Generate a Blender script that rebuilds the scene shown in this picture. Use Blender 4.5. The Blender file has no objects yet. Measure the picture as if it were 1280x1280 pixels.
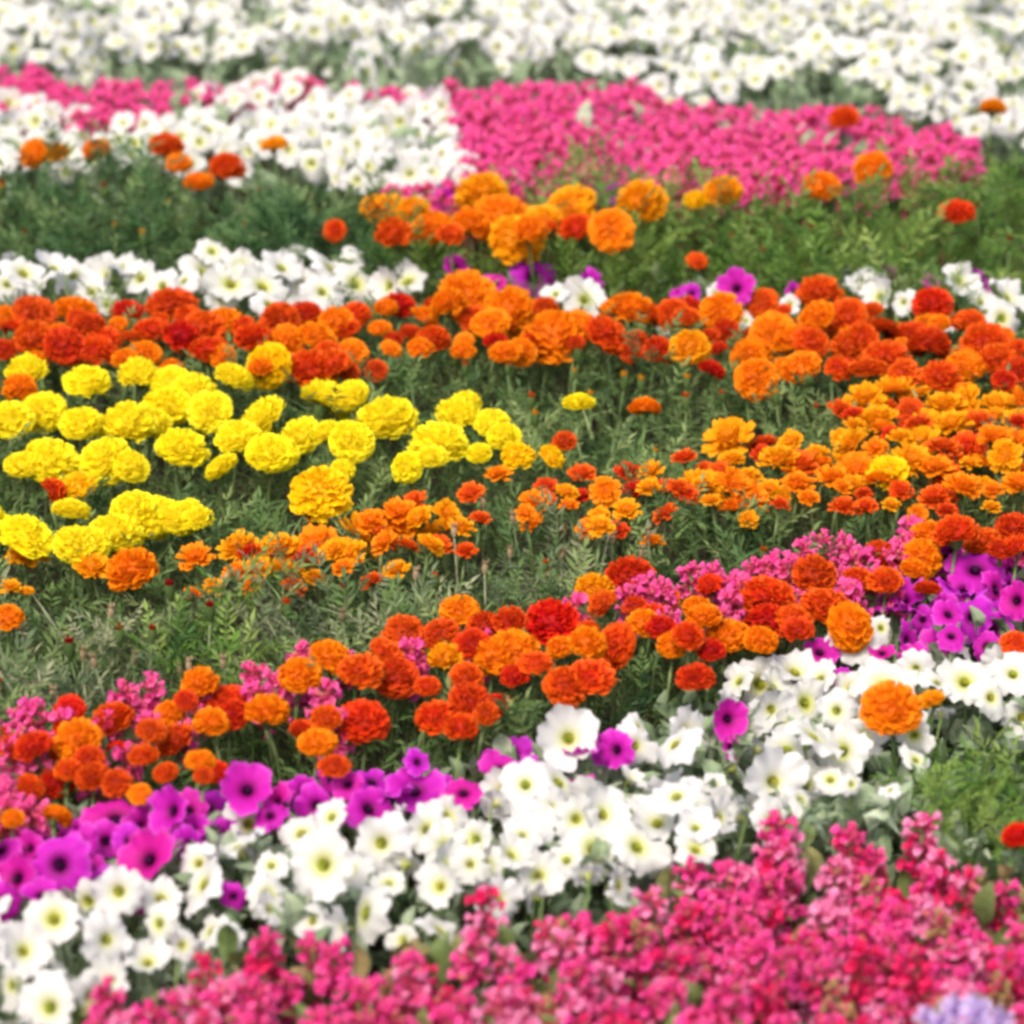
import bpy, math, random
import numpy as np
from mathutils import Matrix, Vector, Euler

random.seed(11)
rng = np.random.default_rng(11)
C = bpy.context.scene.collection
SC = bpy.context.scene

# ------------------------------------------------------------------ camera, sky, sun, exposure
F_PX = 3600.0                       # focal length for a 1280 px wide frame
PITCH = math.radians(22.3)
CAM_Z = 2.15
cam_d = bpy.data.cameras.new("camera")
cam_d.sensor_width = 36.0
cam_d.lens = 36.0 * F_PX / 1280.0
cam_d.clip_end = 500.0
cam_d.dof.use_dof = True
cam_d.dof.focus_distance = 4.75
cam_d.dof.aperture_fstop = 3.1
cam = bpy.data.objects.new("camera", cam_d)
cam.location = (0, 0, CAM_Z)
cam.rotation_euler = (math.radians(90) - PITCH, 0, 0)
C.objects.link(cam)
SC.camera = cam

SUN_EL, SUN_AZ = math.radians(58), math.radians(205)     # azimuth clockwise from +Y: behind the camera, a little to one side
world = bpy.data.worlds.new("World")
SC.world = world
world.use_nodes = True
wn = world.node_tree
sky = wn.nodes.new("ShaderNodeTexSky")
sky.sky_type = 'NISHITA'
sky.sun_disc = False
sky.sun_elevation = SUN_EL
sky.sun_rotation = SUN_AZ
sky.air_density = 1.0
sky.dust_density = 6.0
sky.ozone_density = 0.6
wn.nodes["Background"].inputs[1].default_value = 0.15
wn.links.new(sky.outputs[0], wn.nodes["Background"].inputs[0])

sun_d = bpy.data.lights.new("sun", 'SUN')
sun_d.energy = 1.5
sun_d.angle = math.radians(16)
sun_d.color = (1.0, 0.95, 0.87)
sun = bpy.data.objects.new("sun", sun_d)
sd = Vector((math.sin(SUN_AZ) * math.cos(SUN_EL), math.cos(SUN_AZ) * math.cos(SUN_EL), math.sin(SUN_EL)))
sun.rotation_euler = sd.to_track_quat('Z', 'Y').to_euler()
sun.location = sd * 30
C.objects.link(sun)

SC.view_settings.view_transform = 'Standard'
SC.view_settings.look = 'None'
SC.view_settings.gamma = 1.0
SC.view_settings.use_curve_mapping = False
SC.view_settings.exposure = 0.76
SC.cycles.max_bounces = 6
SC.cycles.use_denoising = True
SC.cycles.filter_width = 3.2

# ------------------------------------------------------------------ helpers
SP, CP = math.sin(PITCH), math.cos(PITCH)
def at(u, v, z):
    """ground-plan point at height z that the frame's (u, v) of 1280 looks at"""
    x, y = (u - 640) / F_PX, -(v - 640) / F_PX
    d = (x, CP + y * SP, -SP + y * CP)
    t = (z - CAM_Z) / d[2]
    return d[0] * t, d[1] * t, z
def ppm(p):
    """frame pixels per metre at a point"""
    return F_PX / (p[1] * CP - (p[2] - CAM_Z) * SP)
def frame_uv(x, y, z):
    dz = z - CAM_Z
    d = y * CP - dz * SP
    return 640 + F_PX * x / d, 640 - F_PX * (y * SP + dz * CP) / d

class T:
    """a template: vertices, triangles and two point attributes"""
    def __init__(s):
        s.v = []; s.f = []; s.rad = []; s.tint = []; s.m = []
    def add(s, v, f, rad=None, tint=0.0, m=0):
        o = len(s.v)
        v = [tuple(p) for p in v]
        s.v += v
        s.f += [(a + o, b + o, c + o) for a, b, c in f]
        s.rad += list(rad) if rad is not None else [0.0] * len(v)
        s.tint += [tint] * len(v)
        s.m += [m] * len(f)
        return s
    def merge(s, t, mat=None, tint=None, m=None):
        v = [mat @ Vector(p) for p in t.v] if mat is not None else t.v
        o = len(s.v)
        s.v += [tuple(p) for p in v]
        s.f += [(a + o, b + o, c + o) for a, b, c in t.f]
        s.rad += t.rad
        s.tint += [tint] * len(t.v) if tint is not None else t.tint
        s.m += [m] * len(t.f) if m is not None else t.m
        return s
    def arrays(s):
        return (np.array(s.v, np.float32), np.array(s.f, np.int32), np.array(s.rad, np.float32),
                np.array(s.tint, np.float32), np.array(s.m, np.int32))

def mesh_from(name, V, Fc, rad, tint, mi, mats, smooth=True):
    me = bpy.data.meshes.new(name)
    me.vertices.add(len(V)); me.vertices.foreach_set("co", V.astype(np.float32).ravel())
    me.loops.add(len(Fc) * 3); me.loops.foreach_set("vertex_index", Fc.astype(np.int32).ravel())
    me.polygons.add(len(Fc))
    me.polygons.foreach_set("loop_start", np.arange(0, len(Fc) * 3, 3, dtype=np.int32))
    for mt in mats: me.materials.append(mt)
    me.polygons.foreach_set("material_index", mi.astype(np.int32))
    me.polygons.foreach_set("use_smooth", np.full(len(Fc), smooth))
    a = me.attributes.new("rad", 'FLOAT', 'POINT'); a.data.foreach_set("value", rad.astype(np.float32))
    a = me.attributes.new("tint", 'FLOAT', 'POINT'); a.data.foreach_set("value", tint.astype(np.float32))
    me.update(calc_edges=True)
    return me
def mesh_T(name, t, mats, smooth=True):
    return mesh_from(name, *t.arrays(), mats, smooth)

def link(name, data, parent=None, loc=None, rot=None, scale=None, matrix=None):
    o = bpy.data.objects.new(name, data)
    C.objects.link(o)
    if parent is not None: o.parent = parent
    if matrix is not None: o.matrix_basis = matrix
    if loc is not None: o.location = loc
    if rot is not None: o.rotation_euler = rot
    if scale is not None: o.scale = scale
    return o
def tag(o, label, cat, group=None, kind=None):
    o["label"] = label; o["category"] = cat
    if group: o["group"] = group
    if kind: o["kind"] = kind
    return o

def scatter_mesh(name, temps, mats_list, mats, smooth=True):
    """many copies of templates, one mesh; mats_list = [(template index, 4x4 matrix, tint)]"""
    arr = [t.arrays() for t in temps]
    Vs, Fs, Rs, Ts, Ms = [], [], [], [], []
    off = 0
    for k in range(len(temps)):
        sel = [(m, ti) for i, m, ti in mats_list if i == k]
        if not sel: continue
        V, Fc, rad, tint, mi = arr[k]
        M = np.array([np.array(m) for m, _ in sel], np.float32)
        n = len(sel)
        W = np.einsum('nij,vj->nvi', M[:, :3, :3], V) + M[:, None, :3, 3]
        Vs.append(W.reshape(-1, 3))
        Fs.append((Fc[None] + (np.arange(n) * len(V))[:, None, None] + off).reshape(-1, 3))
        off += n * len(V)
        Rs.append(np.tile(rad, n))
        ti = np.array([t for _, t in sel], np.float32)
        Ts.append((tint[None] + ti[:, None]).ravel())
        Ms.append(np.tile(mi, n))
    return mesh_from(name, np.concatenate(Vs), np.concatenate(Fs), np.concatenate(Rs), np.concatenate(Ts), np.concatenate(Ms), mats, smooth)

def inside(poly, x, y):
    c = False
    j = len(poly) - 1
    for i in range(len(poly)):
        xi, yi = poly[i]; xj, yj = poly[j]
        if (yi > y) != (yj > y) and x < (xj - xi) * (y - yi) / (yj - yi) + xi:
            c = not c
        j = i
    return c
def inside_np(poly, X, Y):
    c = np.zeros(len(X), bool)
    j = len(poly) - 1
    for i in range(len(poly)):
        xi, yi = poly[i]; xj, yj = poly[j]
        if yi != yj:
            k = ((yi > Y) != (yj > Y)) & (X < (xj - xi) * (Y - yi) / (yj - yi) + xi)
            c ^= k
        j = i
    return c
def plan(poly_uv, z):
    return [at(u, v, z)[:2] for u, v in poly_uv]
def poisson(poly, dist, tries=30000, taken=()):
    """points at least dist apart inside a plan polygon"""
    xs = [p[0] for p in poly]; ys = [p[1] for p in poly]
    grid = {}
    def key(x, y): return int(math.floor(x / dist)), int(math.floor(y / dist))
    for x, y, r in taken:
        grid.setdefault(key(x, y), []).append((x, y))
    out = []
    X = rng.uniform(min(xs), max(xs), tries); Y = rng.uniform(min(ys), max(ys), tries)
    ok = inside_np(poly, X, Y)
    for x, y in zip(X[ok], Y[ok]):
        kx, ky = key(x, y)
        if all((x - a) ** 2 + (y - b) ** 2 >= dist * dist
               for i in (-1, 0, 1) for j in (-1, 0, 1) for a, b in grid.get((kx + i, ky + j), ())):
            grid.setdefault((kx, ky), []).append((x, y)); out.append((float(x), float(y)))
    return out

# ------------------------------------------------------------------ materials
def nodes(name):
    m = bpy.data.materials.new(name); m.use_nodes = True
    nt = m.node_tree; nt.nodes.clear()
    return m, nt, nt.nodes.new, nt.links.new
def rand_socket(nt, N, L):
    at_ = N("ShaderNodeAttribute"); at_.attribute_name = "tint"
    oi = N("ShaderNodeObjectInfo")
    a = N("ShaderNodeMath"); a.operation = 'ADD'
    L(at_.outputs["Fac"], a.inputs[0]); L(oi.outputs["Random"], a.inputs[1])
    f = N("ShaderNodeMath"); f.operation = 'FRACT'
    L(a.outputs[0], f.inputs[0])
    return f.outputs[0]
def ramp(N, stops):
    r = N("ShaderNodeValToRGB")
    e = r.color_ramp.elements
    while len(e) < len(stops): e.new(0.5)
    for k, (p, c) in enumerate(stops):
        e[k].position = p; e[k].color = (*c, 1)
    return r
def petal_mat(name, stops_a, stops_b=None, trans=0.3, rough=0.6, jitter=0.02, vjit=0.25, noise=0.0, spec=0.15):
    """colour along the petal (rad), blended between two ramps by each bloom's own random"""
    m, nt, N, L = nodes(name)
    r = N("ShaderNodeAttribute"); r.attribute_name = "rad"
    fac = r.outputs["Fac"]
    tc = N("ShaderNodeTexCoord")
    nz = N("ShaderNodeTexNoise"); nz.inputs["Scale"].default_value = 60; nz.inputs["Detail"].default_value = 3
    L(tc.outputs["Object"], nz.inputs["Vector"])
    if noise:
        ma = N("ShaderNodeMath"); ma.operation = 'MULTIPLY_ADD'
        L(nz.outputs["Fac"], ma.inputs[0]); ma.inputs[1].default_value = noise; 
        sb = N("ShaderNodeMath"); sb.operation = 'SUBTRACT'; L(fac, sb.inputs[0]); sb.inputs[1].default_value = noise / 2
        L(sb.outputs[0], ma.inputs[2]); fac = ma.outputs[0]
    ra = ramp(N, stops_a); L(fac, ra.inputs[0])
    rs = rand_socket(nt, N, L)
    col = ra.outputs[0]
    if stops_b:
        rb = ramp(N, stops_b); L(fac, rb.inputs[0])
        mx = N("ShaderNodeMix"); mx.data_type = 'RGBA'
        L(rs, mx.inputs[0]); L(ra.outputs[0], mx.inputs[6]); L(rb.outputs[0], mx.inputs[7])
        col = mx.outputs[2]
    hs = N("ShaderNodeHueSaturation")
    mr = N("ShaderNodeMapRange"); L(rs, mr.inputs[0]); mr.inputs[3].default_value = 0.5 - jitter; mr.inputs[4].default_value = 0.5 + jitter
    L(mr.outputs[0], hs.inputs["Hue"])
    mv = N("ShaderNodeMapRange"); L(nz.outputs["Fac"], mv.inputs[0]); mv.inputs[1].default_value = 0.25; mv.inputs[2].default_value = 0.75
    mv.inputs[3].default_value = 1 - vjit; mv.inputs[4].default_value = 1.05
    L(mv.outputs[0], hs.inputs["Value"])
    L(col, hs.inputs["Color"])
    b = N("ShaderNodeBsdfPrincipled"); b.inputs["Roughness"].default_value = rough
    b.inputs["Specular IOR Level"].default_value = spec
    L(hs.outputs[0], b.inputs["Base Color"])
    t = N("ShaderNodeBsdfTranslucent"); L(hs.outputs[0], t.inputs["Color"])
    ms = N("ShaderNodeMixShader"); ms.inputs[0].default_value = trans
    L(b.outputs[0], ms.inputs[1]); L(t.outputs[0], ms.inputs[2])
    o = N("ShaderNodeOutputMaterial"); L(ms.outputs[0], o.inputs[0])
    return m
def leaf_mat(name, c1, c2, c3, trans=0.25, rough=0.55):
    m, nt, N, L = nodes(name)
    rs = rand_socket(nt, N, L)
    tc = N("ShaderNodeTexCoord")
    lo = N("ShaderNodeTexNoise"); lo.inputs["Scale"].default_value = 5.5; lo.inputs["Detail"].default_value = 1
    L(tc.outputs["Object"], lo.inputs["Vector"])
    ml = N("ShaderNodeMapRange"); L(lo.outputs["Fac"], ml.inputs[0]); ml.inputs[1].default_value = .3; ml.inputs[2].default_value = .7
    mixf = N("ShaderNodeMix"); mixf.inputs[0].default_value = .42
    L(rs, mixf.inputs[2]); L(ml.outputs[0], mixf.inputs[3])
    rp = ramp(N, [(0.08, c1), (0.5, c2), (.95, c3)]); L(mixf.outputs[0], rp.inputs[0])
    nz = N("ShaderNodeTexNoise"); nz.inputs["Scale"].default_value = 45
    L(tc.outputs["Object"], nz.inputs["Vector"])
    hs = N("ShaderNodeHueSaturation")
    mv = N("ShaderNodeMapRange"); L(nz.outputs["Fac"], mv.inputs[0]); mv.inputs[1].default_value = 0.3; mv.inputs[2].default_value = 0.7
    mv.inputs[3].default_value = 0.75; mv.inputs[4].default_value = 1.25
    L(mv.outputs[0], hs.inputs["Value"]); L(rp.outputs[0], hs.inputs["Color"])
    b = N("ShaderNodeBsdfPrincipled"); b.inputs["Roughness"].default_value = rough
    b.inputs["Specular IOR Level"].default_value = 0.35
    L(hs.outputs[0], b.inputs["Base Color"])
    t = N("ShaderNodeBsdfTranslucent"); L(hs.outputs[0], t.inputs["Color"])
    ms = N("ShaderNodeMixShader"); ms.inputs[0].default_value = trans
    L(b.outputs[0], ms.inputs[1]); L(t.outputs[0], ms.inputs[2])
    o = N("ShaderNodeOutputMaterial"); L(ms.outputs[0], o.inputs[0])
    return m

M = {}
M['white'] = petal_mat('white_petal',
    [(0.0, (.50, .52, .10)), (.10, (.58, .60, .16)), (.26, (.65, .67, .38)), (.44, (.68, .68, .61)), (1.0, (.675, .675, .65))],
    [(0.0, (.56, .56, .20)), (.07, (.66, .66, .36)), (.20, (.66, .66, .58)), (.36, (.68, .68, .665)), (1.0, (.68, .675, .68))],
    trans=.33, jitter=0, vjit=.14)
M['magenta'] = petal_mat('magenta_petal',
    [(0.0, (.06, .001, .04)), (.14, (.20, .003, .14)), (.40, (.44, .010, .37)), (.8, (.56, .022, .48)), (1.0, (.66, .09, .60))],
    [(0.0, (.08, .001, .05)), (.12, (.26, .003, .14)), (.35, (.54, .010, .33)), (.8, (.64, .016, .42)), (1.0, (.72, .08, .56))],
    trans=.32, jitter=.02, vjit=.25)
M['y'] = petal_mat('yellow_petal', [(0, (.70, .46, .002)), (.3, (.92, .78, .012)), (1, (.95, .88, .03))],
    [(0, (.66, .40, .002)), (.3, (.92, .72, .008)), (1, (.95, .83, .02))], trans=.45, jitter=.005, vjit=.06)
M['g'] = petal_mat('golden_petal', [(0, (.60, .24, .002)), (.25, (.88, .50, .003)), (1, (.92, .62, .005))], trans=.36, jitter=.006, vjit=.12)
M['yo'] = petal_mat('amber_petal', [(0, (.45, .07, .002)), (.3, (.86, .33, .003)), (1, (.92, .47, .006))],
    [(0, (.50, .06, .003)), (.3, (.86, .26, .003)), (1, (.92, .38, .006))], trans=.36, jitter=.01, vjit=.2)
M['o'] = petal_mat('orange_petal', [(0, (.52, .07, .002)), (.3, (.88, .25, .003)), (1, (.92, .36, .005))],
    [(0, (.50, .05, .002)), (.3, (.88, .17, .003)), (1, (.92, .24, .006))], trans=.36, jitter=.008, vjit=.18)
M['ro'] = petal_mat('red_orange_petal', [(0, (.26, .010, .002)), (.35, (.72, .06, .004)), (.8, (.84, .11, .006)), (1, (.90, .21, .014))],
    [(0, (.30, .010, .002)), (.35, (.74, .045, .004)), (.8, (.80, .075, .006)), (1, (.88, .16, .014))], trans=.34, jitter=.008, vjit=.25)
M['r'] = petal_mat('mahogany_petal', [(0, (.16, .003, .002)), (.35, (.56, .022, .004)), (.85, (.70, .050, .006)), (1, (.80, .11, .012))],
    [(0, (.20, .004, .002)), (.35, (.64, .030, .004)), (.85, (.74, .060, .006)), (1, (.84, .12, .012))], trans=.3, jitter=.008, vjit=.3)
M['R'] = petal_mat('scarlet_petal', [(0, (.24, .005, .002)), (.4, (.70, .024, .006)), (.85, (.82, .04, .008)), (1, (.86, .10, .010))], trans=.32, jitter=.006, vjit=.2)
M['pink'] = petal_mat('pink_petal', [(0, (.36, .005, .05)), (.4, (.82, .034, .22)), (1, (.90, .065, .31))],
    [(0, (.42, .008, .06)), (.4, (.85, .05, .29)), (1, (.91, .17, .46))], trans=.32, jitter=.012, vjit=.3)
M['pinkpale'] = petal_mat('pale_pink_petal', [(0, (.62, .04, .14)), (.4, (.84, .15, .32)), (1, (.88, .34, .50))],
    [(0, (.66, .05, .24)), (.4, (.84, .18, .44)), (1, (.88, .34, .62))], trans=.36, jitter=.015, vjit=.15)
M['pinkcrim'] = petal_mat('crimson_pink_petal', [(0, (.26, .003, .03)), (.4, (.66, .010, .09)), (1, (.80, .022, .14))],
    [(0, (.40, .005, .03)), (.4, (.76, .014, .12)), (1, (.86, .04, .20))], trans=.34, jitter=.008, vjit=.22)
M['pinkfar'] = petal_mat('rose_pink_petal', [(0, (.66, .03, .16)), (.3, (.88, .075, .30)), (1, (.91, .105, .38))],
    [(0, (.66, .020, .14)), (.3, (.89, .10, .35)), (1, (.92, .17, .47))], trans=.4, jitter=.012, vjit=.15)
M['lav'] = petal_mat('lavender_petal', [(0, (.36, .20, .55)), (.6, (.60, .44, .78)), (1, (.74, .62, .88))], trans=.3, jitter=.02)
M['spent'] = petal_mat('spent_petal', [(0, (.20, .13, .04)), (.5, (.40, .24, .09)), (1, (.52, .30, .14))],
    [(0, (.16, .16, .04)), (.5, (.34, .30, .10)), (1, (.56, .26, .18))], trans=.25, jitter=.02, vjit=.3)
M['calyx'] = leaf_mat('calyx_green', (.06, .11, .025), (.09, .15, .035), (.13, .19, .06))
M['scal'] = leaf_mat('salvia_calyx', (.42, .05, .10), (.56, .05, .14), (.45, .24, .13), trans=.25)
M['stem'] = leaf_mat('stem_green', (.07, .12, .03), (.10, .16, .045), (.15, .19, .07), trans=.05)
M['mleaf'] = leaf_mat('marigold_leaf', (.04, .10, .035), (.125, .215, .06), (.30, .37, .14), trans=.38)
M['gleaf'] = leaf_mat('bright_leaf', (.035, .11, .02), (.125, .235, .035), (.28, .37, .09), trans=.38)
M['cleaf'] = leaf_mat('cool_leaf', (.02, .07, .02), (.07, .155, .045), (.20, .28, .10), trans=.34)
M['oleaf'] = leaf_mat('olive_leaf', (.07, .13, .055), (.17, .215, .105), (.36, .36, .22), trans=.34)
M['pleaf'] = leaf_mat('petunia_leaf', (.12, .19, .09), (.25, .33, .19), (.44, .50, .36), trans=.34)
M['sleaf'] = leaf_mat('salvia_leaf', (.09, .15, .04), (.17, .22, .07), (.36, .27, .12), trans=.3)
M['dry'] = leaf_mat('dry_straw', (.20, .15, .08), (.30, .22, .12), (.44, .32, .20), trans=.2, rough=.8)

def soil_mat():
    m, nt, N, L = nodes('dark_soil')
    tc = N("ShaderNodeTexCoord")
    n1 = N("ShaderNodeTexNoise"); n1.inputs["Scale"].default_value = 35; n1.inputs["Detail"].default_value = 8
    L(tc.outputs["Object"], n1.inputs["Vector"])
    rp = ramp(N, [(.3, (.018, .012, .008)), (.7, (.07, .048, .03))]); L(n1.outputs["Fac"], rp.inputs[0])
    b = N("ShaderNodeBsdfPrincipled"); b.inputs["Roughness"].default_value = .95
    L(rp.outputs[0], b.inputs["Base Color"])
    bp = N("ShaderNodeBump"); bp.inputs["Strength"].default_value = .8; bp.inputs["Distance"].default_value = .02
    L(n1.outputs["Fac"], bp.inputs["Height"]); L(bp.outputs[0], b.inputs["Normal"])
    o = N("ShaderNodeOutputMaterial"); L(b.outputs[0], o.inputs[0])
    return m
M['soil'] = soil_mat()

# ------------------------------------------------------------------ the ground
def ground():
    n = 120
    xs = np.linspace(-60, 60, n); 
    ys = np.concatenate([np.linspace(-40, 1.5, 12), np.linspace(1.7, 13, n), np.linspace(14, 160, 20)])
    X, Y = np.meshgrid(np.sign(xs) * (np.abs(xs) / 60) ** 2.2 * 60, ys)
    Z = -0.012 + .008 * np.sin(X * 9 + 1.3 * np.sin(Y * 7)) * np.sin(Y * 11 + np.sin(X * 5))
    V = np.stack([X, Y, Z], -1).reshape(-1, 3)
    r, c = X.shape
    i = (np.arange(r - 1)[:, None] * c + np.arange(c - 1)[None]).ravel()
    Fc = np.concatenate([np.stack([i, i + 1, i + c + 1], -1), np.stack([i, i + c + 1, i + c], -1)])
    me = mesh_from("ground", V, Fc, np.zeros(len(V)), np.zeros(len(V)), np.zeros(len(Fc), int), [M['soil']])
    o = link("ground", me); o["kind"] = "structure"
    o["label"] = "dark brown garden soil under the flower beds"; o["category"] = "soil"
ground()

# ------------------------------------------------------------------ flower templates (radius 1 heads, scaled per bloom)
def grid_faces(nr, ns, closed=True):
    f = []
    for i in range(nr - 1):
        for j in range(ns if closed else ns - 1):
            a, b = i * ns + j, i * ns + (j + 1) % ns
            f += [(a, b, b + ns), (a, b + ns, a + ns)]
    return f
def petunia_T(seed, ns=45, rings=10, cup=0.0):
    """trumpet with five fused ruffled lobes; origin at the tube's foot, opening along +Z, face at z about .55"""
    R = random.Random(seed)
    t = T()
    ph = [R.uniform(0, 6.28) for _ in range(6)]
    lob = [R.uniform(.80, 1.10) for _ in range(5)]
    dro = [R.uniform(-.25, .38) for _ in range(5)]
    prof = []
    for k in range(rings):
        s = k / (rings - 1)
        if s < .25: r, z = .07 + .07 * s / .25, .44 * s / .25
        else:
            q = (s - .25) / .75
            r = .14 + .86 * q ** 1.02
            z = .44 + .13 * math.sin(min(q * 1.7, 1) * math.pi / 2) - .10 * q ** 3 + cup * q * q
        prof.append((s, r, z))
    v, rad = [], []
    for s, r, z in prof:
        q = max(0, (s - .25) / .75)
        for j in range(ns):
            a = 2 * math.pi * j / ns
            k5 = (a * 5 / (2 * math.pi)) % 5
            i0 = int(k5); fr = k5 - i0
            bump = abs(math.sin(math.pi * fr)) ** .6
            L_ = lob[i0]
            rr = r * (1 - q * q * .17 * (1 - bump)) * (1 + (L_ - 1) * q * q)
            rr *= 1 + q ** 3 * .05 * math.sin(13 * a + ph[0])
            zz = z + q * q * (.10 * (bump - .6) * (1 if cup >= 0 else .4) + dro[i0] * bump * -.9 * q
                 + .085 * math.sin(9 * a + ph[1]) * q + .05 * math.sin(14 * a + ph[2]) * q * q + .07 * math.sin(3 * a + ph[3]))
            v.append((rr * math.cos(a), rr * math.sin(a), zz)); rad.append(0.0 if q <= 0 else q)
    t.add(v, grid_faces(rings, ns), rad)
    return t
def tube_T(t, pts, radii, ns=6, rad=0.0, tint=0.0, m=0, cap=True):
    v = []
    for k, (p, r) in enumerate(zip(pts, radii)):
        p = Vector(p)
        d = (Vector(pts[min(k + 1, len(pts) - 1)]) - Vector(pts[max(k - 1, 0)])).normalized()
        q = d.to_track_quat('Z', 'Y')
        for j in range(ns):
            a = 2 * math.pi * j / ns
            v.append(p + q @ Vector((r * math.cos(a), r * math.sin(a), 0)))
    f = grid_faces(len(pts), ns)
    if cap:
        v.append(Vector(pts[-1])); n0 = (len(pts) - 1) * ns
        f += [(n0 + j, n0 + (j + 1) % ns, len(v) - 1) for j in range(ns)]
    t.add(v, f, [rad] * len(v), tint, m)
    return t
def stem_T(seed, r0=.0032, r1=.0022):
    R = random.Random(seed)
    a, b = R.uniform(-.02, .02), R.uniform(-.02, .02)
    pts = [(a * math.sin(math.pi * k / 5), b * math.sin(math.pi * k / 5), k / 5) for k in range(6)]
    return tube_T(T(), pts, [r0 + (r1 - r0) * k / 5 for k in range(6)], 6)
def throat_T():
    """lining of the tube with a small cluster of stamens"""
    t = T()
    v = []
    for r, z in ((.05, .20), (.085, .40), (.15, .52)):
        for j in range(10):
            a = 2 * math.pi * j / 10
            v.append((r * math.cos(a), r * math.sin(a), z))
    t.add(v, grid_faces(3, 10), [0.0] * 30)
    for k in range(5):
        a = k * 1.257
        tube_T(t, [(.02 * math.cos(a), .02 * math.sin(a), .22), (.05 * math.cos(a), .05 * math.sin(a), .56)], [.012, .022], 5, .1)
    return t
def cup_T():
    """green calyx of a petunia: five sepals round the foot of the tube"""
    t = T()
    for k in range(5):
        a = k * 1.2566
        ca, sa = math.cos(a), math.sin(a)
        def P(r, w, z): return (r * ca - w * sa, r * sa + w * ca, z)
        t.add([P(.03, -.05, -.06), P(.03, .05, -.06), P(.13, -.055, .14), P(.13, .055, .14), P(.20, 0, .34)],
              [(0, 1, 3), (0, 3, 2), (2, 3, 4)])
    return t
def pompom_T(seed, n=120, flat=.78, spread=104, core=.42, loose=.12, lop=0.0):
    """full double marigold: ruffled petals spiralling out of a dome; origin at the base of the head"""
    R = random.Random(seed)
    t = T()
    g = math.pi * (3 - math.sqrt(5))
    for k in range(n):
        s = (k + .5) / n
        phi = math.radians(spread) * s ** .62
        a = k * g + R.uniform(-.25, .25)
        d = Vector((math.sin(phi) * math.cos(a), math.sin(phi) * math.sin(a), math.cos(phi)))
        side = Vector((-math.sin(a), math.cos(a), 0))
        up = d.cross(side).normalized()          # towards the rim
        ro = R.uniform(-.6, .6) * (1 + 2.2 * (1 - s) ** 3)
        s2 = side * math.cos(ro) + up * math.sin(ro); u2 = up * math.cos(ro) - side * math.sin(ro)
        Lt = 1 + R.uniform(-loose, loose) + lop * math.cos(a - seed) * math.sin(phi)
        w = (.12 + .13 * s) * R.uniform(.8, 1.25)
        curl = R.uniform(-.18, .14) - .08 * s
        v, rad = [], []
        rows = ((core, .45, 0), (core + (1 - core) * .45, .85, .02), (core + (1 - core) * .85, 1.0, .06), (1.0, .86, .15))
        for ri, (rr, ww, bend) in enumerate(rows):
            for c in range(4):
                x = (c / 3 - .5) * 2
                ruff = (.07 * math.sin(c * 2.3 + k) if ri >= 2 else 0)
                p = d * (rr * Lt + (.035 * math.sin(c * 3.1 + k * 1.7) if ri == 3 else 0)) + s2 * (x * w * ww) - u2 * (bend * curl * 6 * .35 + ruff * .7) + d * (-.05 * x * x)
                v.append((p.x, p.y, p.z * flat + .42)); rad.append((rr - core) / (1 - core))
        f = []
        for i in range(3):
            for c in range(3):
                q = i * 4 + c
                f += [(q, q + 1, q + 5), (q, q + 5, q + 4)]
        t.add(v, f, rad)
    # the packed inner petals behind them, coloured darker as painted crevice shade
    v, ns = [], 14
    for i in range(7):
        ph = math.radians(min(spread, 110)) * (i + .05) / 6
        for j in range(ns):
            a = 2 * math.pi * j / ns
            r = (.77 + .05 * math.sin(5 * a + 3 * i + seed)) * (1 + lop * math.cos(a - seed) * math.sin(ph))
            v.append((r * math.sin(ph) * math.cos(a), r * math.sin(ph) * math.sin(a), r * math.cos(ph) * flat + .42))
    t.add(v, grid_faces(7, ns), [.22] * len(v))
    return t
def french_T(seed, n=38):
    """smaller crested marigold: a skirt of broad petals and a ruffled crest"""
    R = random.Random(seed)
    t = T()
    for lay, (m, el, L0, W) in enumerate(((12, -4, 1.0, .25), (11, 14, .90, .23), (10, 32, .78, .20))):
        for k in range(m):
            a = 2 * math.pi * (k + .5 * lay) / m + R.uniform(-.2, .2)
            e = math.radians(el + R.uniform(-12, 12))
            d = Vector((math.cos(a) * math.cos(e), math.sin(a) * math.cos(e), math.sin(e)))
            s = Vector((-math.sin(a), math.cos(a), 0)); u = d.cross(s) * -1
            L_ = L0 * R.uniform(.88, 1.1)
            v, rad = [], []
            for ri, (rr, ww) in enumerate(((.08, .2), (.5, .8), (.85, 1.0), (1.0, .72))):
                for c in range(4):
                    x = (c / 3 - .5) * 2
                    p = d * (rr * L_ + (.05 * math.sin(c * 2.6 + k) if ri == 3 else 0)) + s * (x * W * ww) + u * (.09 * math.sin(c * 2.1 + k * 2) * rr - .16 * rr * rr)
                    v.append((p.x, p.y, p.z + .16)); rad.append(rr)
            f = []
            for i in range(3):
                for c in range(3):
                    q = i * 4 + c; f += [(q, q + 1, q + 5), (q, q + 5, q + 4)]
            t.add(v, f, rad)
    p = pompom_T(seed + 5, n=70, flat=.85, spread=95, core=.45)
    t.merge(p, Matrix.Translation((0, 0, .04)) @ Matrix.Scale(.60, 4))
    return t
def calyx_T():
    """green cup below a marigold head"""
    t = T()
    prof = [(.06, -.42), (.15, -.30), (.26, -.08), (.32, .16), (.26, .30)]
    v = []
    for i, (r, z) in enumerate(prof):
        for j in range(10):
            a = 2 * math.pi * j / 10
            rr = r * (1 + (.08 if j % 2 else -.04))
            v.append((rr * math.cos(a), rr * math.sin(a), z + (.08 if (i == 4 and j % 2) else 0)))
    t.add(v, grid_faces(5, 10))
    return t
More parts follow.
